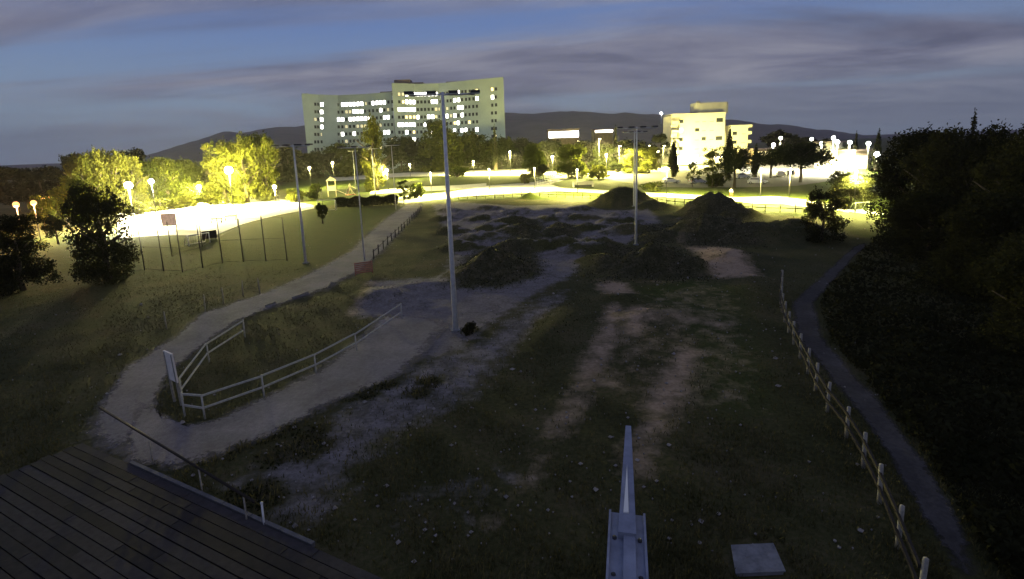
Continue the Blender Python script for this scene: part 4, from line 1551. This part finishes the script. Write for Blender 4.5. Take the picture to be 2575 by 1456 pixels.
def tree(kind, var, px, py, ptop, wpx, m, label, group=None, name=None, cat='tree', dens=1.0, fine=1.0):
    g = on(px, py)
    H = height_for(g, ptop)
    depth = (np.array(g) - CAM) @ _f
    wm = wpx / FOC * depth
    n, size, wh = NT[kind]
    cm, tm = proto(kind, var, int(n * dens), size * fine, m, wh)
    names = {'broad': 'leafy_tree', 'dense': 'leafy_tree', 'poplar': 'poplar_tree', 'cypress': 'cypress_tree', 'pine': 'umbrella_pine', 'conifer': 'conifer_tree', 'sapling': 'young_tree', 'bush': 'shrub'}
    o = thing(name or names[kind], label, cat, g, random.uniform(0, 6.28), group)
    sx = wm / wh * .98
    c = link('crown', cm, o)
    c.scale = (sx, sx, H)
    t = link('trunk' if kind != 'bush' else 'stem', tm, o)
    t.scale = (H * .9 if kind != 'bush' else wm, H * .9 if kind != 'bush' else wm, H)
    return o


# left side
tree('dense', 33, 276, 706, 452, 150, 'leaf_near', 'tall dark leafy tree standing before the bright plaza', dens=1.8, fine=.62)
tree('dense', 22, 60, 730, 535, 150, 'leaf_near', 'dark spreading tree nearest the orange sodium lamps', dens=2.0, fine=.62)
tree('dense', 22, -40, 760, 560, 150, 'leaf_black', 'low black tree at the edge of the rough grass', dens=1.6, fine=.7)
tree('broad', 3, 147, 614, 533, 58, 'leaf_dark', 'small round dark tree with a short trunk on the lit lawn')
tree('broad', 1, 118, 588, 492, 74, 'leaf_mid', 'lit tree beside the orange sodium lamps')
tree('broad', 2, 172, 570, 466, 86, 'leaf_mid', 'round green tree behind the small round dark tree')
for px, py, tp, w in ((-30, 540, 405, 150), (50, 535, 420, 140), (115, 532, 418, 130), (172, 530, 425, 90)):
    tree('broad', 4, px, py, tp, w, 'leaf_black', 'black unlit tree of the wood behind the sodium lamps', 'dark wood behind the sodium lamps')
for i, (px, py, tp, w) in enumerate(((222, 545, 388, 70), (255, 540, 378, 80), (300, 535, 372, 90), (345, 528, 390, 70))):
    tree('dense', 5 + i % 2, px, py, tp, w, 'leaf_pale', 'tall pale grey green tree in the row behind the plaza lamps', 'pale tree row behind the plaza')
for i, (px, py, tp, w) in enumerate(((385, 520, 402, 70), (425, 516, 396, 74), (462, 512, 400, 60), (492, 510, 402, 56))):
    tree('dense', 6 + i % 2, px, py, tp, w, 'leaf_mid', 'lit green tree in the row between the pale row and the big yellow trees', 'green tree row behind the plaza')
tree('broad', 4, 345, 505, 372, 95, 'leaf_dark', 'dark tree top rising behind the pale tree row')
tree('dense', 4, 515, 500, 415, 70, 'leaf_mid', 'lit tree filling the gap before the big yellow clump')
tree('dense', 5, 205, 560, 440, 70, 'leaf_mid', 'lit tree just behind the tall dark leafy tree')
tree('broad', 4, 200, 520, 384, 90, 'leaf_dark', 'dark tree behind the left end of the pale row')
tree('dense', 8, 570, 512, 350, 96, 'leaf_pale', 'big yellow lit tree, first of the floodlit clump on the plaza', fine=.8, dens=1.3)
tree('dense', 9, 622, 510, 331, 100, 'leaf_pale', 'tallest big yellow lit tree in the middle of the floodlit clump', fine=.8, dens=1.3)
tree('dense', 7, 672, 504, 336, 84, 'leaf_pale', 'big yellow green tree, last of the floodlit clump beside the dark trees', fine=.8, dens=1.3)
for px, py, tp, w in ((530, 515, 462, 60), (470, 520, 480, 60), (400, 530, 492, 70), (345, 540, 500, 60), (440, 525, 490, 50)):
    tree('bush', 1, px, py, tp, w, 'leaf_pale', 'overlit pale shrub at the back of the plaza', 'overlit shrubs of the plaza', None, 'shrub')
# before the hospital
for i, (px, py, tp, w, m, lb) in enumerate((
        (728, 456, 368, 100, 'leaf_dark', 'dark leafy tree between the floodlit yellow clump and the mast by the pitch'), (772, 450, 384, 92, 'leaf_dark', 'dark leafy tree just behind the mast by the pitch'),
        (815, 447, 378, 96, 'leaf_dark', 'dark leafy tree rising behind the play tower'), (862, 444, 360, 104, 'leaf_mid', 'olive tree behind the slim lamp, below the hospital left wing'),
        (908, 440, 368, 90, 'leaf_dark', 'dark tree at the foot of the tall pale poplar'), (1010, 431, 342, 104, 'leaf_mid', 'olive tree between the pale poplar and the tallest mast'),
        (1058, 430, 350, 92, 'leaf_dark', 'dark tree left of the tallest mast, before the hospital'), (1208, 426, 336, 104, 'leaf_mid', 'olive tree between the highest broad tree and the thin cypress'),
        (1262, 424, 343, 92, 'leaf_mid', 'olive tree under the hospital end wall by the road lamp'), (1312, 422, 348, 90, 'leaf_dark', 'dark tree past the hospital end wall'))):
    tree('dense', 1 + i % 3, px, py, tp, w, m, lb)
tree('dense', 2, 1085, 429, 372, 110, 'leaf_mid', 'low wide tree around the foot of the highest broad tree')
tree('dense', 3, 1150, 427, 368, 110, 'leaf_mid', 'low wide tree behind the warm lamp before the hospital')
tree('dense', 1, 1240, 424, 372, 110, 'leaf_mid', 'low wide tree behind the tall road lamp')
tree('dense', 9, 948, 480, 280, 66, 'leaf_pale', 'tall narrow pale poplar before the hospital', fine=.8)
tree('dense', 2, 1115, 431, 297, 120, 'leaf_mid', 'highest broad tree of the belt, crossing the hospital windows')
tree('dense', 1, 1170, 428, 330, 90, 'leaf_mid', 'green tree to the right of the highest broad tree')
tree('cypress', 1, 1247, 430, 309, 17, 'leaf_dark', 'thin dark cypress against the hospital end wall')
tree('bush', 2, 1150, 445, 412, 60, 'leaf_mid', 'yellow lit shrub by the road below the highest broad tree', None, None, 'shrub')
tree('dense', 2, 1346, 448, 358, 66, 'leaf_mid', 'green tree left of the warm lamp by the road')
tree('broad', 3, 1366, 452, 410, 36, 'leaf_dark', 'small dark tree at the start of the ramp railing')
tree('dense', 1, 1438, 448, 362, 92, 'leaf_mid', 'broad green tree between the ramp and the road lamps')
tree('dense', 3, 1378, 430, 356, 80, 'leaf_dark', 'dark tree between the small dark tree and the broad green tree')
tree('dense', 1, 1520, 428, 362, 80, 'leaf_mid', 'olive tree behind the white lamp pole')
tree('bush', 1, 1505, 450, 408, 56, 'leaf_pale', 'pale lit shrub at the foot of the white lamp pole', None, None, 'shrub')
tree('broad', 3, 1549, 440, 406, 44, 'leaf_dark', 'small round dark tree before the yellow lit trees')
tree('dense', 2, 1585, 436, 374, 62, 'leaf_pale', 'yellow lit tree just behind the floodlight masts')
tree('dense', 1, 1632, 436, 370, 66, 'leaf_pale', 'yellow green lit tree left of the thick cypress')
tree('bush', 2, 1320, 462, 428, 36, 'leaf_pale', 'orange lit shrub where the ramp leaves the walk', None, None, 'shrub')
tree('cypress', 2, 1548, 425, 314, 18, 'leaf_dark', 'thin cypress before the dark hill above the road')
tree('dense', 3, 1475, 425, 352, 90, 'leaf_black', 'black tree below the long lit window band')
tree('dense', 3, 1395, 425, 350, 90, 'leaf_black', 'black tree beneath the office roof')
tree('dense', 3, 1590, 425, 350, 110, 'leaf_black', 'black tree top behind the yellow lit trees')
tree('broad', 4, 1655, 415, 335, 60, 'leaf_black', 'black tree touching the balconies of the cream building')
tree('cypress', 1, 1693, 445, 345, 30, 'leaf_dark', 'thick cypress at the left corner of the cream building')
tree('cypress', 2, 1831, 448, 317, 28, 'leaf_dark', 'tall cypress at the right corner of the cream building')
tree('cypress', 1, 1898, 447, 358, 22, 'leaf_dark', 'cypress before the lower wing of the cream building')
tree('pine', 1, 1846, 474, 352, 78, 'leaf_pine', 'round dark pine on a slim trunk at the car park edge')
tree('sapling', 3, 1790, 473, 364, 105, 'leaf_mid', 'young loose leaved tree before the cream building', fine=.8, dens=1.3)
tree('sapling', 4, 1742, 470, 405, 46, 'leaf_mid', 'small young tree beside the silver car', dens=1.0)
tree('bush', 1, 1640, 480, 452, 70, 'leaf_mid', 'green shrub behind the first peaked mound', None, None, 'shrub')
tree('bush', 2, 1800, 470, 428, 60, 'leaf_mid', 'dense shrub under the young loose leaved tree', None, None, 'shrub')
tree('pine', 2, 2012, 459, 343, 165, 'leaf_pine', 'broad umbrella pine with thick trunk on the lit lawn')
tree('pine', 3, 1938, 448, 358, 110, 'leaf_pine', 'smaller umbrella pine between the cypress and the broad pine')
tree('pine', 1, 2119, 425, 358, 46, 'leaf_pine', 'small round pine beside the narrow white building')
tree('cypress', 2, 2147, 428, 328, 17, 'leaf_black', 'thin dark cypress among the white lamps')
tree('cypress', 1, 2202, 430, 320, 22, 'leaf_black', 'thin dark cypress beside the big dark trees')
for px, py, tp, w in ((1945, 400, 322, 90), (2010, 398, 335, 90), (2080, 398, 345, 60)):
    tree('broad', 3, px, py, tp, w, 'leaf_black', 'black tree on the skyline beyond the umbrella pines', 'skyline trees beyond the pines')
# right side
tree('dense', 32, 2066, 606, 476, 104, 'leaf_near', 'leafy dark sapling at the end of the lit walk fence', None, 'young_tree', dens=1.0, fine=.8)
for i, (px, py, tp, w, lb) in enumerate(((2136, 522, 424, 110, 'dark bushy tree screening the white goal frame'), (2292, 590, 328, 190, 'big dark tree at the left of the tall dark wood'), (2350, 610, 314, 180, 'big dark tree below the lit lamp in the tall dark wood'),
                                         (2425, 620, 296, 170, 'highest rounded tree of the tall dark wood'), (2500, 640, 352, 160, 'lower dark tree in the gap of the tall dark wood'), (2560, 720, 292, 230, 'big dark tree at the end of the tall dark wood'),
                                         (2660, 760, 300, 260, 'outermost dark tree of the tall dark wood'), (2330, 640, 480, 190, 'dark underwood tree before the tall dark wood'), (2480, 740, 470, 240, 'dense dark tree beside the bend of the footpath'),
                                         (2600, 900, 560, 260, 'black tree low over the rough bank'))):
    tree('dense', 31 + i % 3, px, py, tp, w * 1.1, 'leaf_near', lb, dens=2.6, fine=.6)
tree('conifer', 1, 2414, 600, 280, 70, 'leaf_black', 'pointed conifer top rising out of the tall dark wood', dens=1.4, fine=.7)
# pitch side
tree('broad', 3, 812, 562, 506, 34, 'leaf_mid', 'small ball shaped tree on a thin trunk beside the goal')
tree('bush', 1, 745, 508, 468, 50, 'leaf_pale', 'feathery bright green shrub behind the pitch', None, None, 'shrub')
tree('bush', 2, 792, 502, 450, 50, 'leaf_mid', 'rounded green shrub left of the play tower', None, None, 'shrub')
tree('sapling', 5, 1016, 513, 452, 46, 'leaf_mid', 'small tree at the junction of gravel path and lit walk', dens=1.2)
tree('bush', 1, 1048, 498, 452, 44, 'leaf_mid', 'drooping dark green shrub by the lit walk', None, None, 'shrub')
tree('bush', 2, 1180, 832 + 12, 800, 40, 'leaf_black', 'single dark weed clump beside the tallest mast', None, 'weed_clump', 'plant')


# clipped hedge at the end of the pitch
def hedge():
    a, b = at(846, 522), at(1000, 514)
    o = thing('hedge', 'long dark clipped hedge behind the far goal', 'hedge', a)
    d = b - a
    n = 9000
    s = rng.uniform(0, 1, n)
    P = np.stack([d.x * s, d.y * s + rng.uniform(-.9, .9, n), 1.75 * rng.uniform(0, 1, n) ** .6 * (1 + .12 * np.sin(s * 23))], -1)
    link('foliage', leaf_mesh('foliage', leaf_quads(P, .14, 3), M['leaf_dark']), o)
    mb = MB()
    for k in range(14):
        q = d * (k + .5) / 14
        mb.tube([(q.x, q.y, -.05), (q.x, q.y, 1.2)], .04, 5)
    part('stem', mb, M['bark'], o)


hedge()


# ------------------------------------------------------------------ grass and undergrowth
def blades(P, h, w, seed):
    r = np.random.default_rng(seed)
    n = len(P)
    t = r.uniform(0, 6.283, n)
    lean = r.uniform(.15, .7, n) * h
    d = np.stack([np.cos(t), np.sin(t), 0 * t], -1)
    s = np.stack([-np.sin(t), np.cos(t), 0 * t], -1) * (w / 2)[:, None]
    b = P.copy()
    b[:, 2] -= .02
    mid = P + d * (lean * .35)[:, None]
    mid[:, 2] += h * .6
    top = P + d * lean[:, None]
    top[:, 2] += h
    return np.stack([b - s, b + s, mid + s * .7, top, ], 1).reshape(-1, 3)


def interp_mask(Mk, x, y):
    i = np.clip(np.searchsorted(gx, x), 1, NX - 1)
    j = np.clip(np.searchsorted(gy, y), 1, NY - 1)
    return Mk[j, i]


def on_path(x, y):
    ok = np.zeros(len(x), bool)
    for nm in ('gravel_path', 'track_approach', 'footpath'):
        v = np.array([q.co[:2] for q in bpy.data.objects[nm].data.vertices])
        k = 7 if nm != 'footpath' else 5
        A_ = v[0::k]; B_ = v[k - 1::k]
        poly = [Vector((*p, 0)) for p in A_] + [Vector((*p, 0)) for p in B_[::-1]]
        ok |= sdf(poly, x, y) > .12
    return ok


def scatter_grass():
    n = 260000
    y = 9.5 + 44 * rng.uniform(0, 1, n) ** 1.6
    x = (rng.uniform(-1.05, 1.05, n)) * (y * 1.08 + 3)
    g = interp_mask(grv, x, y)
    tn = interp_mask(tan, x, y)
    w = interp_mask(wd, x, y)
    keep = (rng.uniform(size=n) < np.clip(1 - 1.3 * np.maximum(g, 1.4 * tn) + w, 0.0, 1)) & ~on_path(x, y)
    dk = np.array([(ka.x, ka.y)])
    rel = np.stack([x - ka.x, y - ka.y], -1)
    al, ac = rel @ np.array((kd.x, kd.y)), rel @ np.array((kn.x, kn.y))
    keep &= ~((ac > -.12) & (ac < 6.4) & (al > -3.2) & (al < L + 6.4))
    keep &= np.hypot(x - c0.x, y - c0.y) > .75
    keep &= rng.uniform(size=n) < np.clip((52 - y) / 26, 0, 1)      # thins out with distance
    # patchiness
    pat = np.sin(x * .8 + 2 * np.sin(y * .37)) * np.sin(y * .6 + 1.7 * np.sin(x * .31)) + .5 * np.sin(x * 2.3 + y * 1.7)
    keep &= rng.uniform(size=n) < np.clip(.6 + .4 * pat, .15, 1)
    x, y, w = x[keep], y[keep], w[keep]
    P = np.stack([x, y, terr(x, y)], -1)
    m = len(P)
    h = rng.uniform(.06, .20, m) * (1 + 1.2 * w) * np.clip(1.25 - .02 * y, .3, 1.2)
    wdt = rng.uniform(.012, .03, m) * (1 + .03 * y)
    V = blades(P, h, wdt, 9)
    o = link('grass', leaf_mesh('grass', V, M['grass']))
    tag(o, 'short rough grass and weeds growing over the dirt', 'grass', None, 'stuff')


scatter_grass()


def stones():
    n = 5200
    y = 11 + 50 * rng.uniform(0, 1, n) ** 1.5
    x = rng.uniform(-1, .7, n) * (y + 2)
    keep = (rng.uniform(size=n) < .15 + np.maximum(interp_mask(grv, x, y), interp_mask(tan, x, y)))
    rel = np.stack([x - ka.x, y - ka.y], -1)
    keep &= ~((rel @ np.array((kn.x, kn.y)) > -.3) & (rel @ np.array((kd.x, kd.y)) < L + 7))
    x, y = x[keep], y[keep]
    z = terr(x, y)
    V, F_ = [], []
    for i in range(len(x)):
        s = float(np.clip(rng.lognormal(-3.5, .55), .015, .12))
        k = len(V)
        a = rng.uniform(.7, 1.3, 6) * s
        V += [(x[i] + a[0], y[i], z[i] + .05), (x[i] - a[1], y[i], z[i] + .05), (x[i], y[i] + a[2], z[i] + .05), (x[i], y[i] - a[3], z[i] + .05), (x[i], y[i], z[i] + .05 + a[4] * .7), (x[i], y[i], z[i] - .02)]
        F_ += [(k, k + 2, k + 4), (k + 2, k + 1, k + 4), (k + 1, k + 3, k + 4), (k + 3, k, k + 4), (k + 2, k, k + 5), (k + 1, k + 2, k + 5), (k + 3, k + 1, k + 5), (k, k + 3, k + 5)]
    me = bpy.data.meshes.new('stones')
    me.from_pydata(V, [], F_)
    me.materials.append(mat('pale stones', (.24, .22, .20), .9, 0, .4, 2))
    o = link('stones', me)
    tag(o, 'small pale stones strewn over the gravel and dirt', 'stones', None, 'stuff')


stones()


def weeds():
    n = 160000
    y = 12 + 75 * rng.uniform(0, 1, n) ** 1.3
    x = rng.uniform(-.75, .75, n) * (y + 2)
    w = interp_mask(wd, x, y)
    keep = (rng.uniform(size=n) < .85 * w) & ~on_path(x, y)
    x, y = x[keep], y[keep]
    P = np.stack([x, y, terr(x, y)], -1)
    P[:, 2] += rng.uniform(0, .14, len(P)) * (.4 + .6 * np.abs(np.sin(x * 1.3) * np.sin(y * 1.1)))
    o = link('weeds', leaf_mesh('weeds', leaf_quads(P, .07, 8), M['leaf_dark']))
    tag(o, 'dark weeds matted over the dirt mounds and patches', 'weeds', None, 'stuff')


weeds()


def undergrowth():
    n = 46000
    # dark scrub right of the footpath and along the far bank
    px = rng.uniform(1880, 2620, n)
    py = 600 + 900 * rng.uniform(0, 1, n) ** 1.5
    lim = np.interp(py, [600, 720, 766, 851, 932, 1035, 1155, 1252, 1366, 1500], [2200, 2095, 2060, 2085, 2155, 2240, 2335, 2400, 2460, 2560])
    left = np.interp(py, [600, 660, 720, 780, 830, 900], [1930, 1880, 1870, 1930, 1962, 1990])
    low = np.interp(py, [600, 700, 770, 860, 980, 1040, 1180, 1300, 1440, 1500], [2120, 1990, 1950, 1975, 2030, 2060, 2150, 2205, 2255, 2290])
    ok = (px > lim)
    px, py = px[ok], py[ok]
    pts = np.array([at(a, b) for a, b in zip(px, py)])
    P = pts.copy()
    P[:, 2] = terr(P[:, 0], P[:, 1])
    hump = .35 + .3 * np.sin(P[:, 0] * 1.1 + np.sin(P[:, 1])) * np.sin(P[:, 1] * .9)
    P[:, 2] += np.clip(hump, .05, 1) * rng.uniform(0, 1, len(P)) ** .7
    o = link('undergrowth', leaf_mesh('undergrowth', leaf_quads(P, .13, 4), M['leaf_black']))
    tag(o, 'dark tangled scrub on the bank beside the footpath', 'scrub', None, 'stuff')


undergrowth()


# ------------------------------------------------------------------ evening air
def haze():
    m = bpy.data.materials.new('evening haze')
    m.use_nodes = True
    t = m.node_tree
    t.nodes.clear()
    v = nd(t, 'ShaderNodeVolumePrincipled')
    v.inputs['Color'].default_value = (.86, .84, .88, 1)
    v.inputs['Density'].default_value = HAZE
    v.inputs['Anisotropy'].default_value = .2
    out = nd(t, 'ShaderNodeOutputMaterial')
    t.links.new(v.outputs[0], out.inputs['Volume'])
    o = link('haze', MB().box((0, 2950, 164.5), (14000, 7100, 331)).mesh('haze', [m]))
    o['kind'] = 'stuff'
    tag(o, 'thin evening haze veiling the far hills', 'haze')


HAZE = .00013
haze()
